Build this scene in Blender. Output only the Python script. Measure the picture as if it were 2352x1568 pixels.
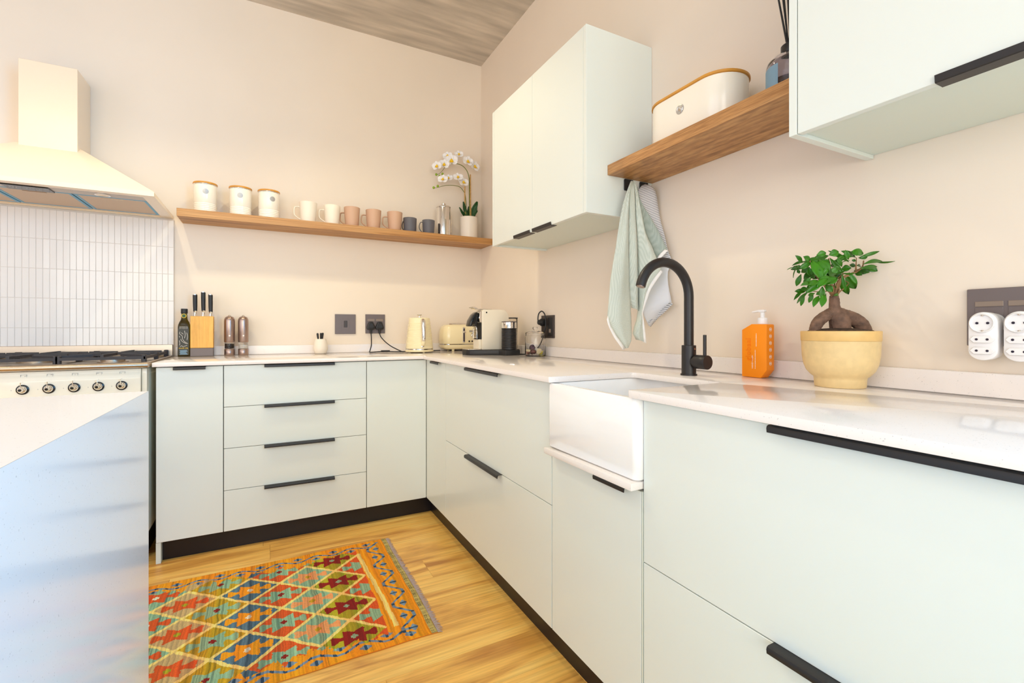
import bpy, bmesh, math, random
from mathutils import Vector, Matrix
PI=math.pi
random.seed(7)
S=bpy.context.scene
for o in list(bpy.data.objects): bpy.data.objects.remove(o)
COL=S.collection
# ---------------------------------------------------------------- camera, world, lights
LB,LR,LL,LC,LS=145,310,60,4,42   # lamp powers in watts
cam=bpy.data.objects.new('camera',bpy.data.cameras.new('camera')); COL.objects.link(cam); S.camera=cam
cam.location=(-1.4015,-3.1857,1.0458); cam.rotation_euler=(PI/2,0,-math.radians(27.5735))
cam.data.sensor_width=36; cam.data.sensor_fit='HORIZONTAL'; cam.data.lens=1079.85/2352*36; cam.data.shift_y=-26.86/2352
cam.data.clip_start=.02
W=bpy.data.worlds.new('world'); S.world=W; W.use_nodes=True
W.node_tree.nodes['Background'].inputs[0].default_value=(.72,.86,1,1); W.node_tree.nodes['Background'].inputs[1].default_value=0.5
S.view_settings.view_transform='Standard'; S.view_settings.look='None'; S.view_settings.gamma=1; S.view_settings.use_curve_mapping=False
S.view_settings.exposure=-0.16
def area(name,loc,rot,sx,sy,power,col):
    l=bpy.data.lights.new(name,'AREA'); l.shape='RECTANGLE'; l.size=sx; l.size_y=sy; l.energy=power; l.color=col
    o=bpy.data.objects.new(name,l); COL.objects.link(o); o.location=loc; o.rotation_euler=rot; return o
COOL=(1.0,.965,.88); BLUE=(.12,.50,1.0); WARM=(1.0,.885,.60); NEUT=(.97,.92,1.0)
area('daylight_window_back',(-2.6,-6.62,1.55),(PI/2,0,0),3.5,2.1,LB,COOL)          # through window_1
area('daylight_window_side',(.12,-4.95,1.5),(PI/2,0,PI/2),1.9,2.1,LR,BLUE)  # through window_2
area('daylight_window_left',(-4.72,-3.6,1.5),(PI/2,0,-PI/2),3.2,2.1,LL,NEUT)    # through window_3
area('ceiling_fill',(-2.6,-3.4,2.90),(0,0,0),1.4,1.4,LC,WARM)        # added warm fill for the room, not a lamp known to hang here
# ---------------------------------------------------------------- helpers
def lin(c):
    c=c/255.; return c/12.92 if c<=.04045 else ((c+.055)/1.055)**2.4
def rgb(*c): return (lin(c[0]),lin(c[1]),lin(c[2]),1)
def mat(name,c,rough=.5,metal=0,coat=0,trans=0,ior=1.45,emit=0,bump=0,bscale=200,var=0,vscale=5,stretch=None,sheen=0,alpha=1,coords='Object'):
    m=bpy.data.materials.new(name); m.use_nodes=True; nt=m.node_tree; p=nt.nodes['Principled BSDF']
    p.inputs['Base Color'].default_value=rgb(*c); p.inputs['Roughness'].default_value=rough; p.inputs['Metallic'].default_value=metal
    p.inputs['IOR'].default_value=ior
    if coat: p.inputs['Coat Weight'].default_value=coat; p.inputs['Coat Roughness'].default_value=.05
    if trans: p.inputs['Transmission Weight'].default_value=trans
    if sheen: p.inputs['Sheen Weight'].default_value=sheen
    if emit: p.inputs['Emission Color'].default_value=rgb(*c); p.inputs['Emission Strength'].default_value=emit
    if bump or var:
        tc=nt.nodes.new('ShaderNodeTexCoord'); mp=nt.nodes.new('ShaderNodeMapping'); nt.links.new(tc.outputs[coords],mp.inputs[0])
        if stretch: mp.inputs['Scale'].default_value=stretch
        if var:
            n=nt.nodes.new('ShaderNodeTexNoise'); n.inputs['Scale'].default_value=vscale; n.inputs['Detail'].default_value=5
            nt.links.new(mp.outputs[0],n.inputs[0])
            r=nt.nodes.new('ShaderNodeValToRGB'); nt.links.new(n.outputs[0],r.inputs[0])
            r.color_ramp.elements[0].position=.3; r.color_ramp.elements[1].position=.7
            r.color_ramp.elements[0].color=rgb(*[max(0,x*(1-var)) for x in c]); r.color_ramp.elements[1].color=rgb(*[min(255,x*(1+var*.6)) for x in c])
            nt.links.new(r.outputs[0],p.inputs['Base Color'])
        if bump:
            n2=nt.nodes.new('ShaderNodeTexNoise'); n2.inputs['Scale'].default_value=bscale; n2.inputs['Detail'].default_value=4
            nt.links.new(mp.outputs[0],n2.inputs[0])
            b=nt.nodes.new('ShaderNodeBump'); b.inputs['Strength'].default_value=bump; b.inputs['Distance'].default_value=.002
            nt.links.new(n2.outputs[0],b.inputs['Height']); nt.links.new(b.outputs[0],p.inputs['Normal'])
    return m
def wood(name,c0,c1,c2,scale=(1,12,12),rough=.45,knots=True,rnd=True,fine=.25):
    m=bpy.data.materials.new(name); m.use_nodes=True; nt=m.node_tree; N=nt.nodes; L=nt.links; p=N['Principled BSDF']
    tc=N.new('ShaderNodeTexCoord'); mp=N.new('ShaderNodeMapping'); L.new(tc.outputs['Object'],mp.inputs[0]); mp.inputs['Scale'].default_value=scale
    if rnd:
        oi=N.new('ShaderNodeObjectInfo'); cx=N.new('ShaderNodeCombineXYZ'); mu=N.new('ShaderNodeMath'); mu.operation='MULTIPLY'; mu.inputs[1].default_value=37
        L.new(oi.outputs['Random'],mu.inputs[0]); L.new(mu.outputs[0],cx.inputs[0]); L.new(mu.outputs[0],cx.inputs[1]); L.new(cx.outputs[0],mp.inputs['Location'])
    n=N.new('ShaderNodeTexNoise'); n.inputs['Scale'].default_value=1.6; n.inputs['Detail'].default_value=6; n.inputs['Distortion'].default_value=1.2; L.new(mp.outputs[0],n.inputs[0])
    r=N.new('ShaderNodeValToRGB'); L.new(n.outputs[0],r.inputs[0]); e=r.color_ramp.elements
    e[0].position=.30; e[0].color=rgb(*c0); e[1].position=.72; e[1].color=rgb(*c2); k=e.new(.5); k.color=rgb(*c1)
    mp2=N.new('ShaderNodeMapping'); L.new(mp.outputs[0],mp2.inputs[0]); mp2.inputs['Scale'].default_value=(1.2,7,7)
    n2=N.new('ShaderNodeTexNoise'); n2.inputs['Scale'].default_value=3; n2.inputs['Detail'].default_value=8; L.new(mp2.outputs[0],n2.inputs[0])
    mx=N.new('ShaderNodeMix'); mx.data_type='RGBA'; mx.blend_type='MULTIPLY'; mx.inputs[0].default_value=fine
    r2=N.new('ShaderNodeValToRGB'); L.new(n2.outputs[0],r2.inputs[0]); r2.color_ramp.elements[0].position=.35; r2.color_ramp.elements[1].position=.6
    r2.color_ramp.elements[0].color=(.35,.25,.15,1)
    L.new(r.outputs[0],mx.inputs[6]); L.new(r2.outputs[0],mx.inputs[7]); L.new(mx.outputs[2],p.inputs['Base Color'])
    b=N.new('ShaderNodeBump'); b.inputs['Strength'].default_value=.15; b.inputs['Distance'].default_value=.001; L.new(n2.outputs[0],b.inputs['Height']); L.new(b.outputs[0],p.inputs['Normal'])
    p.inputs['Roughness'].default_value=rough
    return m
M={}
M['wall']=mat('wall_paint',(240,225,207),.85,bump=.08,bscale=60,var=.015,vscale=1.5)
M['door']=mat('mint_lacquer',(231,235,228),.22)
M['carcass']=mat('mint_carcass',(224,229,217),.4)
M['plinth']=mat('black_plinth',(24,21,26),.3)
M['blk']=mat('black_metal',(38,35,35),.38,bump=.03)
M['gap']=mat('dark_recess',(40,42,38),.7)
# quartz
def quartz(name,c,rough):
    m=mat(name,c,rough); nt=m.node_tree; N=nt.nodes; L=nt.links; p=N['Principled BSDF']
    tc=N.new('ShaderNodeTexCoord'); v=N.new('ShaderNodeTexVoronoi'); v.inputs['Scale'].default_value=260; L.new(tc.outputs['Object'],v.inputs[0])
    n=N.new('ShaderNodeTexNoise'); n.inputs['Scale'].default_value=140; L.new(tc.outputs['Object'],n.inputs[0])
    a=N.new('ShaderNodeMath'); a.operation='ADD'; L.new(v.outputs[0],a.inputs[0]); L.new(n.outputs[0],a.inputs[1])
    r=N.new('ShaderNodeValToRGB'); L.new(a.outputs[0],r.inputs[0]); r.color_ramp.elements[0].position=.5; r.color_ramp.elements[1].position=.62
    r.color_ramp.elements[0].color=rgb(*[x*.86 for x in c]); r.color_ramp.elements[1].color=rgb(*c); L.new(r.outputs[0],p.inputs['Base Color'])
    return m
M['quartz']=quartz('white_quartz',(243,234,228),.10)
M['ceil']=mat('raw_concrete',(208,197,184),.85,bump=.5,bscale=40,var=.13,vscale=3.2,stretch=(.7,5,5))
M['ceram']=mat('white_ceramic',(252,250,248),.12,coat=.3)
M['cream']=mat('cream_enamel',(249,229,202),.16,coat=.3)
M['stovec']=mat('cream_stove_enamel',(246,236,214),.2,coat=.3)
M['creamk']=mat('cream_appliance',(252,236,192),.2,coat=.4)
M['chrome']=mat('chrome',(235,232,228),.08,1)
M['steel']=mat('brushed_steel',(196,182,166),.32,1,bump=.1,bscale=90,stretch=(1,40,40))
M['canister']=mat('cream_canister',(252,243,226),.2,coat=.2)
M['greymetal']=mat('grey_satin_steel',(196,188,182),.4,.4)
M['tanmetal']=mat('filter_steel',(205,178,150),.4,.6)
M['bluefilm']=mat('blue_film',(64,160,205),.3)
M['iron']=mat('cast_iron',(52,49,52),.55)
M['tile']=mat('gloss_tile',(238,230,222),.12,bump=.05,bscale=25)
M['grout']=mat('grout',(228,216,204),.9)
M['oak']=wood('oak_plank',(196,132,58),(248,192,98),(255,214,122),(.9,5,5),.38,fine=.32)
M['shelf']=wood('oak_shelf',(160,108,58),(200,146,86),(214,164,106),(.8,20,20),.45,fine=.55)
M['bamboo']=wood('bamboo',(228,160,62),(240,178,78),(246,190,92),(26,26,1.5),.4,fine=.12)
M['lidwood']=mat('bamboo_lid',(214,150,60),.4,var=.06,vscale=20)
M['plate']=mat('grey_brown_plate',(112,100,98),.35)
M['platedk']=mat('dark_brown_plate',(66,56,52),.35)
M['rocker']=mat('rocker',(140,122,108),.3)
M['plug']=mat('black_plastic',(36,35,36),.45)
M['plast']=mat('white_plastic',(246,242,240),.3)
M['dark']=mat('dark_hole',(34,24,44),.6)
M['darkglass']=mat('black_gloss',(24,24,28),.08)
M['mugc']=mat('mug_cream',(244,232,214),.45)
M['mugt']=mat('mug_tan',(208,168,140),.5)
M['mugg']=mat('mug_grey',(100,98,104),.5)
M['orange']=mat('orange_plastic',(255,146,0),.5)
M['pot']=mat('ochre_ceramic',(234,204,148),.4,bump=.05,bscale=120,var=.03,vscale=60)
M['potrim']=mat('ochre_rim',(236,194,124),.45,var=.03,vscale=40)
M['potw']=mat('ribbed_white',(238,226,212),.25,coat=.3)
M['soil']=mat('soil',(70,50,36),.95,bump=1,bscale=150,var=.5,vscale=120)
M['bark']=mat('bark',(122,92,74),.8,bump=.8,bscale=180,var=.22,vscale=60)
M['twig']=mat('twig',(150,112,74),.7,var=.15,vscale=80)
M['leaf']=mat('ficus_leaf',(54,114,14),.3,var=.28,vscale=14)
M['oleaf']=mat('orchid_leaf',(34,78,34),.4)
M['petal']=mat('orchid_petal',(250,246,244),.6)
M['lip']=mat('orchid_lip',(250,206,40),.5)
M['bud']=mat('orchid_bud',(140,170,40),.5)
M['ostem']=mat('orchid_stem',(112,120,46),.5)
M['stake']=mat('bamboo_stake',(196,150,84),.6,var=.15,vscale=60)
M['gun']=mat('gunmetal',(168,146,136),.3,.9,bump=.05,bscale=60,stretch=(1,1,.02))
M['label']=mat('white_print',(250,240,228),.6)
M['badge']=mat('grey_badge',(186,182,178),.35,.5)
M['blue']=mat('blue_label',(132,164,184),.6)
def glass(name,c=(255,255,255),rough=0.0,ior=1.45):
    m=mat(name,c,rough,trans=1,ior=ior); return m
M['glass']=glass('clear_glass',(255,255,255),ior=1.3)
M['smoke']=glass('smoke_glass',(205,200,208))
M['olive']=glass('olive_glass',(92,84,30))
M['liq']=glass('brown_liquid',(150,110,80),ior=1.33)
LOC={}
def thing(name,label,cat,loc=(0,0,0),rz=0,group=None,local=False):
    o=bpy.data.objects.new(name,None); COL.objects.link(o); o.location=loc; o.rotation_euler=(0,0,rz)
    o.empty_display_size=.05
    o['label']=label; o['category']=cat
    if group: o['group']=group
    LOC[o.name]=None if local else Vector(loc)
    return o
def tag(o,label,cat,group=None):
    o['label']=label; o['category']=cat
    if group: o['group']=group
    return o
def root(p):
    while p.parent: p=p.parent
    return p
class B:
    def __init__(s): s.bm=bmesh.new()
    def box(s,x0,y0,z0,x1,y1,z1,bev=0,seg=2):
        r=bmesh.ops.create_cube(s.bm,size=1); vs=r['verts']
        for v in vs: v.co=Vector(((x0+x1)/2+v.co.x*abs(x1-x0),(y0+y1)/2+v.co.y*abs(y1-y0),(z0+z1)/2+v.co.z*abs(z1-z0)))
        if bev:
            es=list({e for v in vs for e in v.link_edges}); bmesh.ops.bevel(s.bm,geom=es,offset=bev,segments=seg,profile=.5,affect='EDGES',clamp_overlap=True)
        return s
    def prism(s,poly,a,b,plane='xy',bev=0,seg=2):
        f={'xy':lambda p,t:(p[0],p[1],t),'xz':lambda p,t:(p[0],t,p[1]),'yz':lambda p,t:(t,p[0],p[1])}[plane]
        v0=[s.bm.verts.new(f(p,a)) for p in poly]; v1=[s.bm.verts.new(f(p,b)) for p in poly]; n=len(poly)
        fs=[s.bm.faces.new(v0[::-1]),s.bm.faces.new(v1)]
        for i in range(n): fs.append(s.bm.faces.new((v0[i],v0[(i+1)%n],v1[(i+1)%n],v1[i])))
        bmesh.ops.recalc_face_normals(s.bm,faces=fs)
        if bev:
            es=list({e for f_ in fs for e in f_.edges}); bmesh.ops.bevel(s.bm,geom=es,offset=bev,segments=seg,profile=.5,affect='EDGES',clamp_overlap=True)
        return s
    def loft(s,rings,cap0=True,cap1=True,closed=True):
        R=[[s.bm.verts.new(p) for p in r] for r in rings]; n=len(R[0]); fs=[]
        for a,b in zip(R,R[1:]):
            for i in range(n if closed else n-1): fs.append(s.bm.faces.new((a[i],a[(i+1)%n],b[(i+1)%n],b[i])))
        if cap0: fs.append(s.bm.faces.new(R[0][::-1]))
        if cap1: fs.append(s.bm.faces.new(R[-1]))
        return s
    def lathe(s,prof,c=(0,0,0),seg=32,ax='z',cap=True):
        rings=[]
        for r,z in prof:
            ring=[]
            for i in range(seg):
                a=2*PI*i/seg; x,y=max(r,1e-5)*math.cos(a),max(r,1e-5)*math.sin(a)
                p={'z':(x,y,z),'-y':(x,-z,y),'-x':(-z,-x,y),'y':(-x,z,y)}[ax]
                ring.append((c[0]+p[0],c[1]+p[1],c[2]+p[2]))
            rings.append(ring)
        return s.loft(rings,cap,cap)
    def tube(s,pts,r,seg=8,smooth=0):
        P=[Vector(p) for p in pts]
        if smooth: P=cr(P,smooth)
        n=len(P); R=r if isinstance(r,(list,tuple)) else [r]*n
        if len(R)!=n: R=[R[min(len(R)-1,int(i/(n-1)*(len(R)-1)))]+(R[min(len(R)-1,int(i/(n-1)*(len(R)-1))+1)]-R[min(len(R)-1,int(i/(n-1)*(len(R)-1)))])*((i/(n-1)*(len(R)-1))%1) for i in range(n)]
        rings=[]; up=None
        for i in range(n):
            t=(P[min(i+1,n-1)]-P[max(i-1,0)]).normalized()
            if up is None: up=Vector((0,0,1)) if abs(t.z)<.9 else Vector((1,0,0))
            a=t.cross(up)
            if a.length<1e-4: a=t.orthogonal()
            a.normalize(); b=a.cross(t).normalized(); up=b
            rings.append([P[i]+R[i]*(a*math.cos(2*PI*k/seg)+b*math.sin(2*PI*k/seg)) for k in range(seg)])
        return s.loft(rings)
    def ball(s,c,r,sx=1,sy=1,sz=1,seg=12):
        q=bmesh.ops.create_uvsphere(s.bm,u_segments=seg,v_segments=max(6,seg//2),radius=r)
        for v in q['verts']: v.co=Vector((c[0]+v.co.x*sx,c[1]+v.co.y*sy,c[2]+v.co.z*sz))
        return s
    def grid(s,fn,nu,nv):
        G=[[s.bm.verts.new(fn(i/nu,j/nv)) for j in range(nv+1)] for i in range(nu+1)]
        for i in range(nu):
            for j in range(nv): s.bm.faces.new((G[i][j],G[i+1][j],G[i+1][j+1],G[i][j+1]))
        return s
    def out(s,name,m,parent=None,label=None,smooth=35,recalc=True,thick=0,kind=None):
        if recalc: bmesh.ops.recalc_face_normals(s.bm,faces=s.bm.faces)
        me=bpy.data.meshes.new(name); s.bm.to_mesh(me); s.bm.free()
        return fin(me,name,m,parent,label,smooth,thick,kind)
def fin(me,name,m,parent=None,label=None,smooth=35,thick=0,kind=None):
    ms=m if isinstance(m,(list,tuple)) else [m]
    for q in ms: me.materials.append(M[q] if isinstance(q,str) else q)
    if smooth:
        me.shade_smooth(); me.set_sharp_from_angle(angle=math.radians(smooth))
    o=bpy.data.objects.new(name,me); COL.objects.link(o)
    if parent:
        r=root(parent); off=LOC.get(r.name)
        if off is not None:
            me.transform(Matrix.Translation(-off))
        o.parent=parent
    if label: o['label']=label
    if kind: o['kind']=kind
    if thick:
        md=o.modifiers.new('thickness','SOLIDIFY'); md.thickness=thick; md.offset=0
    return o
def cr(P,k):
    out=[]; n=len(P)
    for i in range(n-1):
        p0,p1,p2,p3=P[max(i-1,0)],P[i],P[i+1],P[min(i+2,n-1)]
        for j in range(k):
            t=j/k; out.append(.5*((2*p1)+(p2-p0)*t+(2*p0-5*p1+4*p2-p3)*t*t+(3*p1-p0-3*p2+p3)*t**3))
    out.append(P[-1]); return out
def rrect(x0,y0,x1,y1,r,z,n=5,plane='xy'):
    p=[]
    for cx,cy,a0 in ((x1-r,y1-r,0),(x0+r,y1-r,PI/2),(x0+r,y0+r,PI),(x1-r,y0+r,1.5*PI)):
        for i in range(n+1):
            a=a0+PI/2*i/n; p.append((cx+r*math.cos(a),cy+r*math.sin(a)))
    if plane=='xy': return [(a,b,z) for a,b in p]
    if plane=='2d': return p
    if plane=='xz': return [(a,z,b) for a,b in p]
    return [(z,a,b) for a,b in p]
def text(body,size,loc,rot,m,parent,name='lettering',ext=.0003,align='CENTER'):
    c=bpy.data.curves.new(name,'FONT'); c.body=body; c.size=size; c.extrude=ext; c.align_x=align; c.align_y='CENTER'; c.resolution_u=2
    o=bpy.data.objects.new(name,c); COL.objects.link(o)
    bpy.context.view_layer.update()
    me=bpy.data.meshes.new_from_object(o); bpy.data.objects.remove(o); bpy.data.curves.remove(c)
    me.transform(Matrix.Translation(Vector(loc))@rot.to_4x4())
    return fin(me,name,m,parent,smooth=0)
def rot_(right,up):
    r=Vector(right).normalized(); u=Vector(up).normalized(); n=r.cross(u)
    return Matrix((r,u,n)).transposed()
def copy_tree(o,parent=None):
    c=o.copy(); COL.objects.link(c)
    if parent: c.parent=parent
    for ch in list(o.children): copy_tree(ch,c)
    return c
def struct(b,name,m,**k):
    o=b.out(name,m,**k); o['kind']='structure'; return o
# ---------------------------------------------------------------- room shell
ZC=2.991; XL=-4.6; YB=-6.5
fl=struct(B().box(XL,YB,-.08,0,0,-.006),'floor','grout',smooth=0)
pw=.165; PL=1.32; y=-.611+pw*4-.0; row=0; meshes={}
def plank(x0,x1,y0,y1):
    key=(round(x1-x0,3),round(y1-y0,3))
    if key not in meshes:
        b=B(); w,h=x1-x0,y1-y0
        b.box(0,0,-.0055,w-.0006,h-.0006,0,.0005,1)
        o=b.out('plank','oak',fl,smooth=0); meshes[key]=o.data
    else:
        o=bpy.data.objects.new('plank',meshes[key]); COL.objects.link(o); o.parent=fl
    o.location=(x0,y0,0); return o
joints={}
ys=[0-.0]; yy_=-.611+3*pw
edges=[0.0]+[-.611+pw*k for k in (3,2,1,0)]+[-.611-pw*k for k in range(1,36)]
edges=[e for e in edges if e>YB]+[YB]
for i in range(len(edges)-1):
    y1,y0=edges[i],edges[i+1]
    j0={4:-1.386,7:-.775,5:-.44,6:-1.72,8:-1.2,9:-.2,10:-1.62,11:-1.085}.get(i+0,-random.uniform(0,PL))
    xs=[0]
    x=j0
    while x>-PL and x<0 and x+PL<-.05: x+=PL
    while x>XL+.05:
        if x<-.05: xs.append(x)
        x-=PL
    xs.append(XL)
    for a,b_ in zip(xs[1:],xs): plank(a,b_,y0,y1)
wb=struct(B().box(XL,0,0,.12,.12,ZC),'wall_back','wall',smooth=0)
b=B().box(0,YB,0,.12,-5.9,ZC).box(0,-5.9,0,.12,-4.0,.45).box(0,-5.9,2.55,.12,-4.0,ZC).box(0,-4.0,0,.12,-.9107,ZC).box(.004,-.9107,0,.12,0,ZC)
struct(b,'wall_right','wall',smooth=0)
# slightly proud plaster near the window side of wall_right
b=B().box(XL,YB-.12,0,-4.35,YB,ZC).box(-4.35,YB-.12,0,-.85,YB,.5).box(-4.35,YB-.12,2.6,-.85,YB,ZC).box(-.85,YB-.12,0,.12,YB,ZC)
struct(b,'wall_front','wall',smooth=0)
b=B().box(XL-.12,YB-.12,0,XL,-5.2,ZC).box(XL-.12,-5.2,0,XL,-2.0,.45).box(XL-.12,-5.2,2.55,XL,-2.0,ZC).box(XL-.12,-2.0,0,XL,.12,ZC)
struct(b,'wall_left','wall',smooth=0)
struct(B().box(XL-.12,YB-.12,ZC,.12,.12,ZC+.15),'ceiling','ceil',smooth=0)
def window(name,p0,p1,z0,z1,axis,at):
    w=bpy.data.objects.new(name,None); COL.objects.link(w); w['kind']='structure'; LOC[w.name]=Vector((0,0,0))
    b=B(); t=.03
    def bx(a0,a1,c0,c1,th=.025):
        if axis=='x': b.box(a0,at-th,c0,a1,at+th,c1)
        else: b.box(at-th,a0,c0,at+th,a1,c1)
    bx(p0,p1,z0,z0+.06); bx(p0,p1,z1-.06,z1); n=3
    for i in range(n+1):
        a=p0+(p1-p0-.06)*i/n; bx(a,a+.06,z0,z1)
    b.out('window_frame','blk',w,smooth=0)
window('window_1',-4.35,-.85,.5,2.6,'x',YB-.05); window('window_2',-5.9,-4.0,.45,2.55,'y',.05); window('window_3',-5.2,-2.0,.45,2.55,'y',XL-.05)
# splashback tiles on the back wall
b=B().box(-2.80,-.0092,.903,-1.8560,-.0002,1.6525); b.out('grout_bed','grout',wb,smooth=0)
def tile_mesh(w,h):
    b=B(); d=.0072
    b.loft([[(0,0,0),(w,0,0),(w,0,h),(0,0,h)][::-1],[(0,-d+.0012,0),(w,-d+.0012,0),(w,-d+.0012,h),(0,-d+.0012,h)][::-1],[(.0012,-d,.0012),(w-.0012,-d,.0012),(w-.0012,-d,h-.0012),(.0012,-d,h-.0012)][::-1]])
    return b
t0=None
for r_ in range(5):
    for c_ in range(36):
        if t0 is None: t0=tile_mesh(.0245,.1475).out('tile','tile',wb,smooth=0); o=t0
        else: o=bpy.data.objects.new('tile',t0.data); COL.objects.link(o); o.parent=wb
        o.location=(-1.8570-.0256*(c_+1)+.0007,-.004,1.651-.1487*(r_+1)); o.rotation_euler=(random.uniform(-.004,.004),0,random.uniform(-.012,.012))
# ---------------------------------------------------------------- cabinets
D=-.5975; ZB=.0945; ZT=.877
def hprof(z,up=1):   # edge pull: (out, z) profile, out grows into the room
    p=[(-.012,.0006),(.017,.0006),(.021,-.0012),(.0225,-.005),(.0215,-.0125),(.019,-.0130),(.0180,-.0045),(.0150,-.0012),(-.012,-.0009)]
    return [(o,z+d+.0016) for o,d in p]
def pull(side,a0,a1,z,parent):
    b=B(); P=hprof(z)
    if side=='A': b.prism([(D-o,zz) for o,zz in P],a0,a1,'yz')
    else: b.prism([(D-o,zz) for o,zz in P],a0,a1,'xz')
    return b.out('handle','blk',parent,smooth=30)
def front(name,side,a0,a1,z0,z1,parent,hand=None,label=None):
    g=.0012; b=B()
    if side=='A': b.box(a0+g,D,z0+g,a1-g,D+.018,z1-g,.0008,1)
    else: b.box(D,a0+g,z0+g,D+.018,a1-g,z1-g,.0008,1)
    o=b.out(name,'door',parent,label=label,smooth=30)
    if hand: pull(side,hand[0],hand[1],z1-g,o)
    return o
def body(side,a0,a1,z0,z1,parent,name='carcass'):
    b=B(); d=D+.0192
    if side=='A': b.box(a0,d,z0,a1,-.004,z1)
    else: b.box(d,a0,z0,-.004,a1,z1)
    return b.out(name,'carcass',parent,smooth=0)
t=thing('base_cabinet','narrow mint base cabinet with one door beside the cream range cooker','cabinet',(-1.71,-.3,.0))
body('A',-1.8195,-1.5825,ZB,ZT,t)
b=B().box(-1.8387,D+.0185,.0008,-1.8205,-.004,ZT,.0006,1); b.out('end_panel','carcass',t,smooth=30)
b=B().box(-1.8387,D+.004,.0008,-1.8205,D+.0185,ZB-.001); b.out('panel_foot','carcass',t,smooth=0)
front('door','A',-1.8387,-1.5815,ZB,ZT,t,(-1.773,-1.650))
t=thing('drawer_cabinet','mint base cabinet with a stack of four drawers under the mug shelf','cabinet',(-1.254,-.3,ZB))
body('A',-1.5805,-.9285,ZB,ZT,t)
zs=[ZB,.2875,.4855,.681,ZT]
for a,c in zip(zs,zs[1:]): front('drawer','A',-1.5805,-.9275,a,c,t,(-1.411,-1.0894))
t=thing('corner_cabinet','mint corner cabinet with a plain front and no handle','cabinet',(-.76,-.3,ZB))
body('A',-.9265,-.02,ZB,ZT,t); front('door','A',-.9265,D-.0008,ZB,ZT,t)
t=thing('base_cabinet','slim mint base cabinet next to the inner corner of the worktop','cabinet',(-.3,-.76,ZB))
body('B',-.9192,-.6,ZB,ZT,t); front('door','B',-.9197,D-.0008,ZB,ZT,t,(-.8562,-.7273))
t=thing('drawer_cabinet','wide mint base cabinet with two deep drawers left of the white sink','cabinet',(-.3,-1.42,ZB))
body('B',-1.9175,-.9215,ZB,ZT,t)
for a,c in ((ZB,.487),(.487,ZT)): front('drawer','B',-1.9190,-.9207,a,c,t,(-1.562,-1.224))
t=thing('sink_cabinet','mint cabinet with one door below the white butler sink','cabinet',(-.3,-2.12,ZB))
body('B',-2.3275,-1.9205,ZB,.655,t); front('door','B',-2.3225,-1.9202,ZB,.655,t,(-2.2821,-2.1591))
b=B().box(D,-2.3280,ZB,D+.018,-2.3235,.655); b.out('end_strip','carcass',t,smooth=0)
t=thing('drawer_cabinet','wide mint base cabinet with two deep drawers right of the white sink','cabinet',(-.3,-2.83,ZB))
body('B',-3.3285,-2.3300,ZB,ZT,t)
for a,c in ((ZB,.487),(.487,ZT)): front('drawer','B',-3.3295,-2.3290,a,c,t,(-3.000,-2.658))
b=B().box(D+.0385,-3.36,.0008,D+.054,-.54,ZB-.003); tag(b.out('kickboard','plinth',smooth=0),'black kickboard under the cabinets along the sink wall','kickboard')
b=B().box(-1.8195,D+.0385,.0008,D+.0375,D+.054,ZB-.003); tag(b.out('kickboard','plinth',smooth=0),'black kickboard under the cabinets along the mug shelf wall','kickboard')
# worktop
def arc(cx,cy,r,a0,a1,n=4): return [(cx+r*math.cos(math.radians(a0+(a1-a0)*i/n)),cy+r*math.sin(math.radians(a0+(a1-a0)*i/n))) for i in range(n+1)]
t=thing('worktop','L-shaped white quartz worktop running round the corner with a sink cutout','worktop',(-.6,-.6,.8815))
P=[(-1.8475,-.002),(-.002,-.002),(-.002,-3.36),(-.6262,-3.36)]+arc(-.6202,-2.311,.006,180,90)+arc(-.304,-2.285,.02,270,360)+arc(-.304,-1.970,.02,0,90)+arc(-.6202,-1.944,.006,270,180)+[(-.6262,-.6262),(-1.8475,-.6262)]
B().prism(P,.8817,.9,'xy',.0022,2).out('worktop_slab','quartz',t,smooth=40)
B().box(-1.8475,-.0205,.9003,.0034,-.0008,.9522,.0012,1).out('upstand','quartz',t,smooth=30)
B().box(-.0205,-3.36,.9003,-.0008,-.0212,.9522,.0012,1).out('upstand','quartz',t,smooth=30)
# stone ledge + sink
t=thing('sink_ledge','slim white quartz ledge below the front of the butler sink','ledge',(-.61,-2.13,.662))
B().box(-.636,-2.3285,.6620,-.5985,-1.932,.6803,.0025,2).box(-.5985,-2.326,.6620,-.20,-1.924,.6800).out('slab','quartz',t,smooth=40)
t=thing('butler_sink','deep white ceramic butler sink set under the worktop','sink',(-.43,-2.13,.681))
x0,x1,y0,y1=-.6185,-.22,-2.3275,-1.9265; w=.022
rings=[rrect(x0+.004,y0+.004,x1-.004,y1-.004,.014,.6812),rrect(x0,y0,x1,y1,.016,.686),rrect(x0,y0,x1,y1,.016,.874),rrect(x0+.004,y0+.004,x1-.004,y1-.004,.014,.8800),rrect(x0+w-.004,y0+w-.004,x1-w+.004,y1-w+.004,.03,.8800),rrect(x0+w,y0+w,x1-w,y1-w,.032,.874),rrect(x0+w+.004,y0+w+.004,x1-w-.004,y1-w-.004,.035,.72),rrect(x0+w+.03,y0+w+.03,x1-w-.03,y1-w-.03,.03,.706)]
B().loft(rings).out('basin','ceram',t,smooth=50)
B().lathe([(.04,.7062),(.04,.7082),(.03,.7088),(.0,.7075)],(-.42,-2.13,0),24).out('drain','chrome',t)
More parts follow.
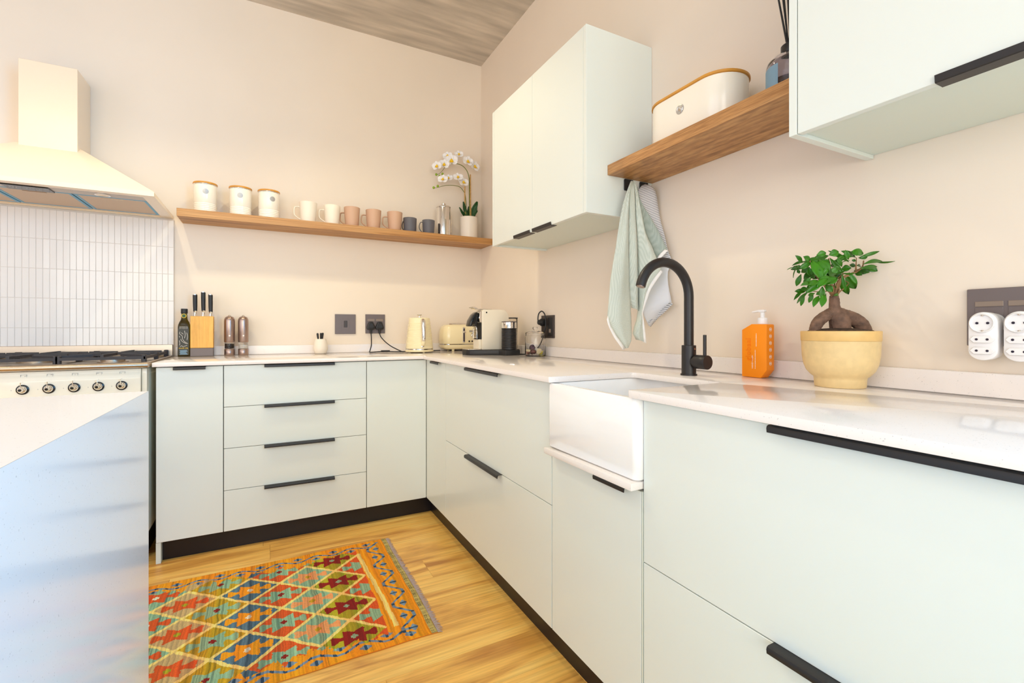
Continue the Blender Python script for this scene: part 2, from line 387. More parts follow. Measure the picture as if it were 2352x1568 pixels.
# tap
t=thing('kitchen_tap','matt black swan-neck kitchen tap behind the white sink','tap',(-.199,-2.110,.9004))
B().lathe([(.0255,.9004),(.0255,.9050),(.0225,.9055),(.0222,.9955),(.0205,.9965),(.0,.9965)],(-.199,-2.110,0),32).out('tap_body','blk',t)
pts=[(-.199,-2.110,.99),(-.199,-2.110,1.06),(-.199,-2.110,1.152)]; R_=.1035
for i in range(1,23):
    a=math.radians(166*i/22); pts.append((-.199-R_+R_*math.cos(a),-2.110,1.152+R_*math.sin(a)))
sp=B().tube(pts,.0150,20).out('spout','blk',t)
q=Vector(pts[-1]); d=(q-Vector(pts[-2])).normalized()
B().tube([q-d*.001,q+d*.0025],.0120,16).out('aerator','gun',sp)
hb=B().lathe([(.0,0),(.0150,0),(.0150,.030),(.0222,.0305),(.0222,.0500),(.0222,.0505),(.0222,.072),(.0212,.0735),(0,.0735)],(-.199,-2.110,.945),32,'-y').out('lever_hub','blk',t)
B().tube([(-.199,-2.172,.962),(-.199,-2.172,1.030)],.0052,12).out('lever','blk',hb)
B().lathe([(0,0),(.003,0),(.003,.002),(0,.002)],(-.199,-2.1325,.985),10,'-y').out('grub_screw','gun',t)
# ---------------------------------------------------------------- wall cabinets and shelves
def wallcab(t,y0,y1,splits,hands,z0=1.4905,z1=2.202,X=-.3316):
    B().box(X+.0195,y0+.0185,z0+.009,-.001,y1-.0185,z1).out('carcass','carcass',t,smooth=0)
    for a in (y0,y1-.018): B().box(X,a,z0,-.001,a+.018,z1,.0006,1).out('side_panel','door',t,smooth=30)
    s=[y0+.019]+splits+[y1-.019]
    for i,(a,c) in enumerate(zip(s,s[1:])):
        o=B().box(X,a+.001,z0+.0005,X+.018,c-.001,z1,.0008,1).out('door','door',t,smooth=30)
        h0,h1=hands[i]
        zz=z0+.0005
        B().prism([(X+.026,zz-.0022),(X-.0030,zz-.0022),(X-.0045,zz-.0005),(X-.0060,zz+.0118),(X-.0040,zz+.0125),(X-.0018,zz-.0002),(X+.026,zz-.0003)],h0,h1,'xz').out('handle','blk',o,smooth=30)
t=thing('wall_cabinet','mint wall cabinet with two doors above the coffee machine','cabinet',(-.17,-1.33,1.49))
wallcab(t,-1.7422,-.9107,[-1.3335],[(-1.4992,-1.3400),(-1.3170,-1.1598)])
t=thing('wall_cabinet','mint wall cabinet at the right end of the open oak shelf','cabinet',(-.17,-2.94,1.49))
wallcab(t,-3.356,-2.5190,[],[(-3.09,-2.788)])
t=thing('oak_shelf','long floating oak shelf carrying canisters and mugs','shelf',(-.91,-.1,1.641))
B().box(-1.8175,-.2029,1.6412,.0032,-.0008,1.6825,.0008,1).out('board','shelf',t,smooth=30)
t=thing('oak_shelf','short floating oak shelf between the two wall cabinets','shelf',(-.11,-2.13,1.645))
m=bpy.data.materials
SB=wood('oak_shelf_cross',(160,108,58),(196,142,86),(212,162,106),(20,.8,20),.45,fine=.55); M['shelfB']=SB
B().box(-.2310,-2.5180,1.6440,-.0010,-1.7430,1.6825,.0008,1).out('board','shelfB',t,smooth=30)
# ---------------------------------------------------------------- island
t=thing('kitchen_island','white quartz island with waterfall end in the left foreground','island',(-2.1,-2.6,0))
B().prism([(-2.56,.8805),(-1.6698,.8805),(-1.6503,.9),(-2.56,.9)],-3.9,-1.7949,'xz').out('island_top','quartz',t,smooth=30)
M['quartzi']=quartz('white_quartz_side',(240,238,240),.12)
B().prism([(-1.6700,.0008),(-1.6500,.0008),(-1.6500,.8999),(-1.6700,.8799)],-3.9,-1.7949,'xz').out('waterfall_panel','quartzi',t,smooth=30)
B().box(-2.54,-3.88,.0008,-1.6705,-1.815,.8800).out('carcass','carcass',t,smooth=0)
# ---------------------------------------------------------------- range cooker
t=thing('range_cooker','cream range cooker with steel hob and round chrome knobs under the hood','cooker',(-2.318,-.3,0))
xr,xl=-1.8665,-2.772
B().box(xl,-.596,.145,xr,-.006,.8795,.006,2).out('oven_body','stovec',t)
B().box(xl+.03,-.5,.0008,xr-.03,-.03,.144).out('plinth','blk',t,smooth=0)
B().prism([(-.598,.150),(-.612,.150),(-.616,.155),(-.616,.86),(-.612,.8775),(-.598,.8775)],xr-.019,xr,'yz',.003,2).out('corner_post','stovec',t)
B().prism([(-.598,.765),(-.630,.765),(-.632,.775),(-.632,.838),(-.628,.852),(-.622,.862),(-.620,.8775),(-.598,.8775)],xl+.004,xr-.0200,'yz',.002,2).out('control_panel','stovec',t)
dr=B().box(xl+.004,-.634,.155,xr-.020,-.598,.758,.006,2).out('oven_door','stovec',t)
B().tube([(xl+.06,-.634,.70),(xl+.06,-.675,.70)],.008,10).tube([(xr-.08,-.634,.70),(xr-.08,-.675,.70)],.008,10).tube([(xl+.03,-.675,.70),(xr-.05,-.675,.70)],.012,14).out('door_handle','steel',dr)
dg=B().box(xl+.12,-.6355,.30,xr-.12,-.6335,.62,.0008,1).out('door_window','darkglass',dr)
xh0,xh1=-2.776,-1.8560
prof=[(-.012,.8805),(-.640,.8805),(-.650,.884),(-.655,.892),(-.652,.900),(-.643,.9045),(-.628,.9060),(-.612,.9045),(-.600,.9000),(-.045,.9000),(-.035,.9045),(-.012,.9045)]
B().prism(prof,xh0,xh1,'yz',.0015,1).out('hob','steel',t,smooth=45)
B().box(xh1-.014,-.60,.9000,xh1-.001,-.035,.9055,.002,2).out('hob_edge','steel',t)
B().box(xh0+.001,-.60,.9000,xh0+.014,-.035,.9055,.002,2).out('hob_edge','steel',t)
B().box(xh0,-.0320,.9048,xh1-.003,-.0120,.9650,.0015,1).out('splash_guard','steel',t,smooth=30)
for i,(bx,by,r) in enumerate(((-2.62,-.45,.036),(-2.62,-.18,.044),(-2.318,-.31,.058),(-2.02,-.45,.044),(-2.02,-.18,.036))):
    bu=B().lathe([(r+.012,.9003),(r+.012,.903),(r,.9045),(r,.9155),(r-.004,.917),(0,.917)],(bx,by,0),28).out('burner','steel',t)
    B().lathe([(r-.004,.9172),(r-.002,.9190),(r-.005,.9235),(0,.925)],(bx,by,0),24).out('burner_cap','iron',bu)
for k in range(3):
    a0=xh0+.022+k*.2925; a1=a0+.286; b=B(); z=.9395
    cxs=((a0+a1)/2)
    def bar(p,q,w=.0055,h=.006):
        p=Vector(p);q=Vector(q); d=(q-p).normalized(); n=Vector((-d.y,d.x,0))*w
        b.loft([[p-n,p+n,p+n+Vector((0,0,-2*h)),p-n+Vector((0,0,-2*h))],[q-n,q+n,q+n+Vector((0,0,-2*h)),q-n+Vector((0,0,-2*h))]])
    for yy in (-.585,-.060): bar((a0,yy,z-.011),(a1,yy,z-.011))
    for xx in (a0,a1): bar((xx,-.59,z-.011),(xx,-.055,z-.011))
    bar((a0,-.32,z),(a1,-.32,z)); bar((cxs,-.59,z),(cxs,-.375,z)); bar((cxs,-.265,z),(cxs,-.055,z))
    for yc in (-.45,-.19):
        for sx in (-1,1):
            bar((cxs+sx*.035,yc,z),(cxs+sx*.143,yc+ .0,z)); bar((cxs+sx*.05,yc-.06,z),(cxs+sx*.143,yc-.11,z-.004))
    for xx in (a0,a1):
        for yy in (-.58,-.32,-.065): b.box(xx-.009,yy-.010,.9003,xx+.009,yy+.010,z-.002,.003,1)
    b.out('pan_support','iron',t,smooth=30)
kn=None
for i,kx in enumerate((-1.9497,-2.0267,-2.1039,-2.1815,-2.2595,-2.52,-2.60,-2.68)):
    zk=.808; y=-.6322
    rim=B().lathe([(.0195,0),(.0195,.003),(.0165,.005),(.0155,.005),(0,.005)],(kx,y,zk),32,'-y').out('knob','darkglass',t)
    B().lathe([(.0148,.0052),(.0145,.009),(.011,.014),(.0085,.016),(.008,.026),(.0075,.027),(0,.027)],(kx,y,zk),28,'-y').out('knob_boss','chrome',rim)
    B().lathe([(.0052,.0272),(.0052,.0284),(0,.0284)],(kx,y,zk),16,'-y').out('knob_cap','darkglass',rim)
    B().tube([(kx,y-.021,zk+.006),(kx+.0005,y-.021,zk+.024),(kx+.0008,y-.021,zk+.030)],[.0016,.0016,.0024],10).out('knob_pointer','chrome',rim)
    b=B(); yq=-.6195
    for (u0,v0,u1,v1) in ((-.009,.855,.009,.8556),(-.009,.8655,.009,.8661),(-.009,.855,-.0084,.8661),(.0084,.855,.009,.8661)):
        b.prism([(kx+u0,v0),(kx+u1,v0),(kx+u1,v1),(kx+u0,v1)],-.6255,-.6195,'xz')
    dx=(-.004,-.004,0,.004,.004,0,0,0)[i]; dz=(0,.003,0,.003,0,0,0,0)[i]
    b.box(kx+dx-.0012,-.6255,.860+dz-.0012,kx+dx+.0012,-.6195,.860+dz+.0012)
    b.box(kx-.002,-.6324,.8365,kx+.002,-.6318,.8375)
    b.prism([(kx-.0352,.806),(kx-.0318,.806),(kx-.0335,.8095)],-.6324,-.6318,'xz').box(kx-.035,-.6324,.8045,kx-.032,-.6318,.8052)
    b.out('knob_marking','badge',t,smooth=0,kind='stuff')
# ---------------------------------------------------------------- hood
t=thing('range_hood','cream chimney cooker hood with blue-edged filters above the tiled splashback','hood',(-2.318,-.25,1.66))
X0,X1,Y0=-2.776,-1.861,-.503
top=[(X0+.3,-.002,1.933),(X1-.3515,-.002,1.933),(X1-.3515,-.15,1.933),(X0+.3515,-.15,1.933)]
x0c,x1c=-2.4235,-2.2135
def R4(a,b_,c,d,z): return [(a,d,z),(b_,d,z),(b_,c,z),(a,c,z)]
b=B(); b.loft([R4(X0,X1,Y0,-.002,1.6600),R4(X0,X1,Y0,-.002,1.6790),R4(X0+.004,X1-.004,Y0+.004,-.002,1.6835),R4(x0c,x1c+.001,-.152,-.002,1.934)],cap0=False)
# underside rim
b.loft([R4(X0,X1,Y0,-.002,1.6600),R4(X0+.048,X1-.048,Y0+.040,-.018,1.6600),R4(X0+.048,X1-.048,Y0+.040,-.018,1.668)],cap0=False,cap1=True)
b.out('canopy','cream',t,smooth=25)
B().box(x0c,-.190,1.880,x1c,-.0015,2.309,.0015,1).out('chimney','cream',t,smooth=30)
B().box(X0+.049,-.4625,1.6612,X1-.049,-.381,1.6672).out('light_strip','greymetal',t,smooth=0)
B().box(-2.393,-.451,1.6570,-2.240,-.372,1.6610,.002,1).out('control_panel','darkglass',t)
cp=t.children[-1]
b=B()
for i,xx in enumerate((-2.372,-2.362,-2.352,-2.318,-2.308,-2.298,-2.288,-2.278)): b.box(xx-.0015,-.418,1.6566,xx+.0015,-.415,1.6569)
b.out('button','label',cp,smooth=0,kind='stuff')
for xx in (-2.0640,-2.572):
    l=B().lathe([(.029,1.6610),(.029,1.6585),(.024,1.6578),(.022,1.6590),(0,1.6590)],(xx,-.4210,0),28).out('lamp_ring','chrome',t)
    B().lathe([(.0215,1.6588),(.018,1.6575),(0,1.6570)],(xx,-.4210,0),20).out('lamp_lens','label',l)
for (a,c) in ((-2.1790,-1.9105),(-2.4470,-2.1850),(-2.7215,-2.4530)):
    f=B().box(a+.012,-.368,1.6612,c-.012,-.083,1.6650).out('filter','tanmetal',t,smooth=0)
    B().box(a,-.3805,1.6606,c,-.3685,1.6645).box(a,-.0830,1.6606,c,-.0710,1.6645).box(a,-.3685,1.6606,a+.0115,-.083,1.6645).box(c-.0115,-.3685,1.6606,c,-.083,1.6645).out('film_edge','bluefilm',f,smooth=0)
    mx=(a+c)/2; B().box(mx-.04,-.350,1.6585,mx+.04,-.346,1.6611).out('filter_grip','steel',f,smooth=0)
# ---------------------------------------------------------------- unseen housing added to carry the warm fill, then the ceiling spots
t=thing('fill_panel','square white panel added out of view to carry the warm fill light','light',(-2.6,-3.4,2.92))
B().box(-3.34,-4.14,2.93,-1.86,-2.66,2.989,.004,1).out('housing','plast',t)
for i,(x,y) in enumerate(((-3.2,-1.25),(-2.15,-1.2),(-1.08,-1.1))):
    t=thing('ceiling_spot',('left','middle','right')[i]+' round ceiling spotlight in front of the cooker wall','light',(x,y,2.99))
    B().lathe([(.045,2.9905),(.045,2.93),(.040,2.925),(.036,2.94),(0,2.94)],(x,y,0),24).out('housing','blk',t)
    l=bpy.data.lights.new('spot_lamp','SPOT'); l.energy=LS; l.color=WARM; l.spot_size=math.radians(120); l.spot_blend=.6; l.shadow_soft_size=.035
    o=bpy.data.objects.new('spot_lamp',l); COL.objects.link(o); o.location=(x,y,2.915)
M['coffeec']=mat('coffee_machine_cream',(240,228,206),.3)
# traced centre lines, metres
LEAVES=[((-0.2101,-2.4960,1.2163),(-0.2342,-2.4953,1.2254),0.0115),((-0.1161,-2.4886,1.2371),(-0.1514,-2.4665,1.2241),0.0150),((-0.1673,-2.5177,1.2308),(-0.1491,-2.5302,1.2390),0.0159),((-0.1374,-2.5029,1.2277),(-0.1234,-2.5256,1.1891),0.0103),((-0.1761,-2.4963,1.2214),(-0.1798,-2.5231,1.1841),0.0234),((-0.1778,-2.4888,1.2135),(-0.1660,-2.4942,1.1886),0.0154),((-0.1827,-2.4831,1.2154),(-0.2053,-2.4673,1.1996),0.0125),((-0.1633,-2.4689,1.2065),(-0.1648,-2.4476,1.1952),0.0120),((-0.2191,-2.4756,1.2095),(-0.2275,-2.4646,1.1766),0.0055),((-0.1756,-2.4658,1.2210),(-0.2149,-2.4546,1.2094),0.0072),((-0.2416,-2.4862,1.2039),(-0.2336,-2.4690,1.2021),0.0043),((-0.2155,-2.4764,1.2009),(-0.2526,-2.4654,1.1959),0.0032),((-0.1483,-2.4647,1.1973),(-0.1629,-2.4532,1.1780),0.0129),((-0.1733,-2.4848,1.1892),(-0.1686,-2.4749,1.1771),0.0140),((-0.2115,-2.4996,1.1740),(-0.2146,-2.4887,1.1619),0.0079),((-0.2024,-2.5111,1.1676),(-0.2484,-2.5168,1.1481),0.0150),((-0.1517,-2.4811,1.1684),(-0.1425,-2.4665,1.1513),0.0090),((-0.1932,-2.5291,1.1706),(-0.2220,-2.5194,1.1490),0.0163),((-0.1650,-2.5366,1.1728),(-0.1950,-2.5213,1.1571),0.0192),((-0.1382,-2.5171,1.1790),(-0.1775,-2.5206,1.1923),0.0204),((-0.0833,-2.5035,1.1892),(-0.0925,-2.4915,1.1779),0.0113),((-0.0732,-2.5203,1.2045),(-0.0819,-2.5014,1.2031),0.0157),((-0.0994,-2.5268,1.2360),(-0.1170,-2.5059,1.2213),0.0091),((-0.0715,-2.5058,1.2320),(-0.1074,-2.5050,1.2191),0.0076),((-0.0644,-2.5118,1.2256),(-0.0930,-2.5016,1.2130),0.0039),((-0.0614,-2.5425,1.2380),(-0.1032,-2.5367,1.2423),0.0155),((-0.0628,-2.5246,1.2330),(-0.1036,-2.5126,1.2466),0.0108),((-0.0466,-2.5193,1.2319),(-0.0792,-2.5125,1.2305),0.0054),((-0.0642,-2.5346,1.2271),(-0.0503,-2.5464,1.2316),0.0092),((-0.0628,-2.5313,1.2291),(-0.0287,-2.5628,1.2442),0.0077),((-0.0850,-2.5539,1.2093),(-0.0324,-2.5702,1.2180),0.0109),((-0.0227,-2.5413,1.2231),(-0.0120,-2.5886,1.2165),0.0030),((-0.0240,-2.5272,1.2112),(-0.0120,-2.5507,1.1964),0.0159),((-0.0375,-2.5257,1.2015),(-0.0339,-2.5426,1.1923),0.0128),((-0.0407,-2.5151,1.2116),(-0.0501,-2.5046,1.2153),0.0094),((-0.0672,-2.5295,1.2097),(-0.0369,-2.5241,1.2093),0.0077),((-0.0785,-2.5093,1.1859),(-0.0423,-2.5152,1.1523),0.0188),((-0.1269,-2.5420,1.1872),(-0.1146,-2.5543,1.1579),0.0089),((-0.1398,-2.5328,1.1860),(-0.1240,-2.5548,1.1845),0.0052),((-0.1726,-2.5393,1.1948),(-0.1793,-2.5309,1.1854),0.0135),((-0.2079,-2.5278,1.1320),(-0.2319,-2.5357,1.1004),0.0130),((-0.1449,-2.4979,1.1377),(-0.1288,-2.4905,1.1231),0.0041),((-0.1403,-2.4630,1.1418),(-0.1412,-2.4532,1.1167),0.0094),((-0.2048,-2.4887,1.1406),(-0.2281,-2.4745,1.1119),0.0076),((-0.1842,-2.4606,1.1448),(-0.2199,-2.4621,1.1213),0.0069),((-0.1688,-2.4707,1.1477),(-0.1946,-2.4631,1.1487),0.0127),((-0.1423,-2.4916,1.1442),(-0.1531,-2.4783,1.1358),0.0092),((-0.1641,-2.5078,1.1582),(-0.1583,-2.5210,1.1400),0.0138),((-0.1120,-2.5102,1.1366),(-0.1355,-2.5116,1.1320),0.0062),((-0.1257,-2.5077,1.1599),(-0.1372,-2.5186,1.1519),0.0047),((-0.1569,-2.4926,1.2203),(-0.1344,-2.5027,1.2161),0.0111),((-0.1274,-2.4848,1.1948),(-0.1452,-2.4804,1.1883),0.0098),((-0.1626,-2.5260,1.2027),(-0.1500,-2.5314,1.1899),0.0122),((-0.0972,-2.5455,1.2306),(-0.0943,-2.5362,1.2453),0.0116),((-0.1168,-2.5208,1.2047),(-0.1323,-2.5181,1.2245),0.0088),((-0.1309,-2.4723,1.1838),(-0.1487,-2.4679,1.1773),0.0091)]
TRUNK=[(-0.1106,-2.4983,1.1344),(-0.1095,-2.4989,1.1224),(-0.1090,-2.4992,1.1075),(-0.1080,-2.4997,1.0940),(-0.1026,-2.5025,1.0820),(-0.0973,-2.5053,1.0671),(-0.0960,-2.5059,1.0491)]
ROOTL=[(-0.1106,-2.4983,1.0940),(-0.1252,-2.4907,1.0843),(-0.1398,-2.4831,1.0730),(-0.1497,-2.4779,1.0596),(-0.1544,-2.4755,1.0431)]
ROOTR=[(-0.1053,-2.5011,1.0940),(-0.0841,-2.5122,1.0828),(-0.0628,-2.5233,1.0715),(-0.0483,-2.5309,1.0581),(-0.0403,-2.5350,1.0431)]
BR0=[(-0.1146,-2.4963,1.1284),(-0.1287,-2.5024,1.1424),(-0.1186,-2.4942,1.1494),(-0.1445,-2.4942,1.1424),(-0.1504,-2.4775,1.1434),(-0.1799,-2.4757,1.1461)]
BR1=[(-0.1133,-2.4969,1.1284),(-0.1248,-2.5045,1.1454),(-0.1093,-2.4990,1.1613),(-0.1195,-2.5072,1.1691),(-0.0973,-2.5053,1.1823),(-0.0972,-2.5189,1.1898)]
BR2=[(-0.1106,-2.4983,1.1284),(-0.1129,-2.5107,1.1395),(-0.0987,-2.5046,1.1613),(-0.1090,-2.5127,1.1750)]
BR3=[(-0.1053,-2.5011,1.1314),(-0.1116,-2.5113,1.1409),(-0.0854,-2.5115,1.1539),(-0.0893,-2.5230,1.1646)]
BR4=[(-0.1146,-2.4963,1.1314),(-0.1339,-2.4997,1.1469),(-0.1146,-2.4963,1.1628),(-0.1182,-2.5079,1.1691),(-0.0881,-2.5101,1.1718),(-0.0906,-2.5223,1.1661)]
BR5=[(-0.1119,-2.4976,1.1344),(-0.1523,-2.4901,1.1706),(-0.1544,-2.4755,1.1913),(-0.1747,-2.4784,1.2091),(-0.1650,-2.4699,1.2227)]
BR6=[(-0.1093,-2.4990,1.1314),(-0.1103,-2.5120,1.1721),(-0.0602,-2.5247,1.1943),(-0.0591,-2.5388,1.2061),(-0.0429,-2.5337,1.2227)]
BR7=[(-0.0602,-2.5247,1.1943),(-0.0735,-2.5312,1.2076),(-0.0589,-2.5253,1.2302)]
BR8=[(-0.1119,-2.4976,1.1374),(-0.1313,-2.5010,1.1750),(-0.1186,-2.4942,1.2033),(-0.1353,-2.4990,1.2269)]
BR9=[(-0.1053,-2.5011,1.1344),(-0.1051,-2.5148,1.1809),(-0.0907,-2.5087,1.1928)]
OST1=[(-0.1288,-0.1000,1.8435),(-0.1306,-0.1000,1.9793),(-0.1311,-0.1000,2.0823),(-0.1333,-0.1000,2.1231),(-0.1488,-0.1000,2.1660),(-0.1818,-0.1000,2.1957),(-0.2209,-0.1000,2.2036),(-0.2639,-0.1000,2.1986),(-0.2980,-0.1000,2.1830),(-0.3170,-0.1000,2.1578),(-0.3359,-0.1000,2.1308),(-0.3547,-0.1000,2.1139),(-0.3734,-0.1000,2.1050)]
OST2=[(-0.1488,-0.1000,1.8412),(-0.1545,-0.1000,1.9310),(-0.1620,-0.1000,1.9957),(-0.1774,-0.1000,2.0223),(-0.2036,-0.1000,2.0453),(-0.2468,-0.1000,2.0493),(-0.3064,-0.1000,2.0409),(-0.3526,-0.1000,2.0231),(-0.3899,-0.1000,2.0099)]
OSK=[(-0.1191,-0.1000,1.8445),(-0.1235,-0.1000,2.1432),(-0.1598,-0.1000,1.8400),(-0.1651,-0.1000,2.0527)]
OBUD=[(-0.3734,-0.1000,2.1058),(-0.3514,-0.1000,2.1004),(-0.3288,-0.1000,2.1166),(-0.3920,-0.1000,2.0136),(-0.3630,-0.1000,2.0280)]
OFL=[(-0.3747,-0.1100,2.1563),(-0.3265,-0.1150,2.1737),(-0.2756,-0.1200,2.2065),(-0.2941,-0.0950,2.2416),(-0.2106,-0.0900,2.2677),(-0.1528,-0.1100,2.2239),(-0.0976,-0.1000,2.2010),(-0.3331,-0.1100,2.0703),(-0.2859,-0.0900,2.0910),(-0.2267,-0.1150,2.0987),(-0.1818,-0.1000,2.0749)]
OLEAF=[(-0.1421,-0.1000,1.8420),(-0.2123,-0.1000,1.8974),(-0.1377,-0.1000,1.8425),(-0.1861,-0.1000,1.9373),(-0.1333,-0.1000,1.8430),(-0.1266,-0.1000,1.9241),(-0.1244,-0.1000,1.8440),(-0.0774,-0.1000,1.9551),(-0.1200,-0.1000,1.8444),(-0.0684,-0.1000,1.9250),(-0.1155,-0.1000,1.8449),(-0.0751,-0.1000,1.8910)]
TW1=[((-0.1600,-1.7900,1.6146),(-0.1571,-1.7900,1.6162)),((-0.1739,-1.7900,1.5858),(-0.1628,-1.7900,1.5878)),((-0.1861,-1.7900,1.5569),(-0.1673,-1.7900,1.5596)),((-0.1971,-1.7900,1.5280),(-0.1676,-1.7900,1.5317)),((-0.2053,-1.7900,1.4990),(-0.1680,-1.7900,1.5039)),((-0.2130,-1.7900,1.4702),(-0.1684,-1.7900,1.4760)),((-0.2191,-1.7900,1.4413),(-0.1686,-1.7900,1.4481)),((-0.2246,-1.7900,1.4126),(-0.1686,-1.7900,1.4203)),((-0.2289,-1.7900,1.3839),(-0.1686,-1.7900,1.3925)),((-0.2336,-1.7900,1.3552),(-0.1686,-1.7900,1.3646)),((-0.2401,-1.7900,1.3268),(-0.1685,-1.7900,1.3368)),((-0.2464,-1.7900,1.2984),(-0.1682,-1.7900,1.3090)),((-0.2513,-1.7900,1.2700),(-0.1678,-1.7900,1.2812)),((-0.2562,-1.7900,1.2417),(-0.1675,-1.7900,1.2534)),((-0.2598,-1.7900,1.2134),(-0.1668,-1.7900,1.2256)),((-0.2631,-1.7900,1.1851),(-0.1653,-1.7900,1.1978)),((-0.2655,-1.7900,1.1568),(-0.1639,-1.7900,1.1700)),((-0.2678,-1.7900,1.1286),(-0.1623,-1.7900,1.1422)),((-0.2701,-1.7900,1.1005),(-0.1601,-1.7900,1.1144)),((-0.2670,-1.7900,1.0730),(-0.1583,-1.7900,1.0866)),((-0.2515,-1.7900,1.0477),(-0.1574,-1.7900,1.0587)),((-0.2329,-1.7900,1.0233),(-0.1571,-1.7900,1.0308)),((-0.2123,-1.7900,0.9996),(-0.1590,-1.7900,1.0030)),((-0.1915,-1.7900,0.9756),(-0.1758,-1.7900,0.9792))]
TW2=[((-0.1571,-1.7900,1.6162),(-0.1469,-1.7900,1.6182)),((-0.1643,-1.7900,1.5808),(-0.1406,-1.7900,1.5835)),((-0.1675,-1.7900,1.5459),(-0.1370,-1.7900,1.5482)),((-0.1679,-1.7900,1.5112),(-0.1352,-1.7900,1.5125)),((-0.1684,-1.7900,1.4764),(-0.1333,-1.7900,1.4768)),((-0.1686,-1.7900,1.4417),(-0.1312,-1.7900,1.4411)),((-0.1686,-1.7900,1.4071),(-0.1288,-1.7900,1.4054)),((-0.1686,-1.7900,1.3724),(-0.1265,-1.7900,1.3696)),((-0.1685,-1.7900,1.3377),(-0.1246,-1.7900,1.3337)),((-0.1681,-1.7900,1.3031),(-0.1234,-1.7900,1.2978)),((-0.1676,-1.7900,1.2684),(-0.1222,-1.7900,1.2618)),((-0.1672,-1.7900,1.2338),(-0.1212,-1.7900,1.2258)),((-0.1654,-1.7900,1.1992),(-0.1205,-1.7900,1.1897)),((-0.1636,-1.7900,1.1646),(-0.1199,-1.7901,1.1536)),((-0.1556,-1.7900,1.1308),(-0.1196,-1.7905,1.1175))]
TW3=[((-0.1469,-1.7900,1.6182),(-0.1397,-1.7900,1.6159)),((-0.1422,-1.7900,1.5922),(-0.1298,-1.7900,1.5897)),((-0.1380,-1.7900,1.5660),(-0.1224,-1.7900,1.5625)),((-0.1366,-1.7900,1.5393),(-0.1175,-1.7928,1.5343)),((-0.1352,-1.7900,1.5125),(-0.1137,-1.7970,1.5057)),((-0.1338,-1.7900,1.4857),(-0.1099,-1.8012,1.4771)),((-0.1323,-1.7900,1.4589),(-0.1054,-1.8061,1.4488)),((-0.1306,-1.7900,1.4321),(-0.1010,-1.8111,1.4205)),((-0.1288,-1.7900,1.4052),(-0.0945,-1.8184,1.3933)),((-0.1270,-1.7900,1.3784),(-0.0864,-1.8276,1.3670)),((-0.1253,-1.7900,1.3515),(-0.0799,-1.8351,1.3399)),((-0.1243,-1.7900,1.3246),(-0.0729,-1.8431,1.3133)),((-0.1234,-1.7900,1.2976),(-0.0638,-1.8538,1.2891)),((-0.1225,-1.7900,1.2706),(-0.0664,-1.8507,1.2626)),((-0.1216,-1.7900,1.2435),(-0.0773,-1.8380,1.2410)),((-0.1209,-1.7900,1.2165),(-0.0875,-1.8263,1.2182)),((-0.1204,-1.7900,1.1894),(-0.0966,-1.8160,1.1942)),((-0.1199,-1.7901,1.1624),(-0.1021,-1.8098,1.1672)),((-0.1196,-1.7905,1.1353),(-0.1076,-1.8037,1.1400)),((-0.1233,-1.7900,1.1084),(-0.1132,-1.7976,1.1128)),((-0.1281,-1.7900,1.0815),(-0.1111,-1.7998,1.0843)),((-0.1408,-1.7900,1.0564),(-0.1092,-1.8019,1.0558)),((-0.1481,-1.7900,1.0312),(-0.1079,-1.8034,1.0272)),((-0.1324,-1.7900,1.0081),(-0.1072,-1.8042,0.9986))]
HEM1=[((-0.2739,-1.7930,1.0877),(-0.2773,-1.7930,1.0823)),((-0.2648,-1.7930,1.0636),(-0.2701,-1.7930,1.0573)),((-0.2503,-1.7930,1.0411),(-0.2566,-1.7930,1.0339)),((-0.2343,-1.7930,1.0190),(-0.2405,-1.7930,1.0113)),((-0.2164,-1.7930,0.9975),(-0.2209,-1.7930,0.9901)),((-0.1983,-1.7930,0.9758),(-0.2012,-1.7930,0.9687))]
HEM1b=[((-0.2764,-1.7960,1.0984),(-0.2804,-1.7960,1.0833)),((-0.2708,-1.7960,1.0793),(-0.2751,-1.7960,1.0653)),((-0.2640,-1.7960,1.0606),(-0.2669,-1.7960,1.0482)),((-0.2511,-1.7960,1.0437),(-0.2567,-1.7960,1.0315)),((-0.2382,-1.7960,1.0267),(-0.2453,-1.7960,1.0152)),((-0.2236,-1.7960,1.0104),(-0.2315,-1.7960,0.9999)),((-0.2088,-1.7960,0.9940),(-0.2177,-1.7960,0.9844)),((-0.1939,-1.7960,0.9775),(-0.2038,-1.7960,0.9689))]
HEM2=[((-0.0726,-1.8587,1.2728),(-0.0685,-1.8635,1.2653)),((-0.0807,-1.8491,1.2586),(-0.0754,-1.8553,1.2500)),((-0.0884,-1.8402,1.2438),(-0.0823,-1.8472,1.2346)),((-0.0949,-1.8326,1.2274),(-0.0888,-1.8397,1.2185)),((-0.1016,-1.8250,1.2110),(-0.0953,-1.8322,1.2024)),((-0.1066,-1.8192,1.1931),(-0.1004,-1.8263,1.1850)),((-0.1109,-1.8145,1.1746),(-0.1043,-1.8218,1.1667)),((-0.1150,-1.8098,1.1559),(-0.1083,-1.8174,1.1482)),((-0.1184,-1.8060,1.1368),(-0.1120,-1.8132,1.1297)),((-0.1218,-1.8022,1.1177),(-0.1157,-1.8089,1.1111)),((-0.1211,-1.8029,1.0980),(-0.1144,-1.8105,1.0916)),((-0.1196,-1.8046,1.0781),(-0.1128,-1.8123,1.0722)),((-0.1182,-1.8063,1.0583),(-0.1110,-1.8142,1.0528)),((-0.1167,-1.8079,1.0386),(-0.1093,-1.8162,1.0334)),((-0.1160,-1.8086,1.0187),(-0.1082,-1.8175,1.0140)),((-0.1163,-1.8084,0.9988),(-0.1073,-1.8184,0.9945))]
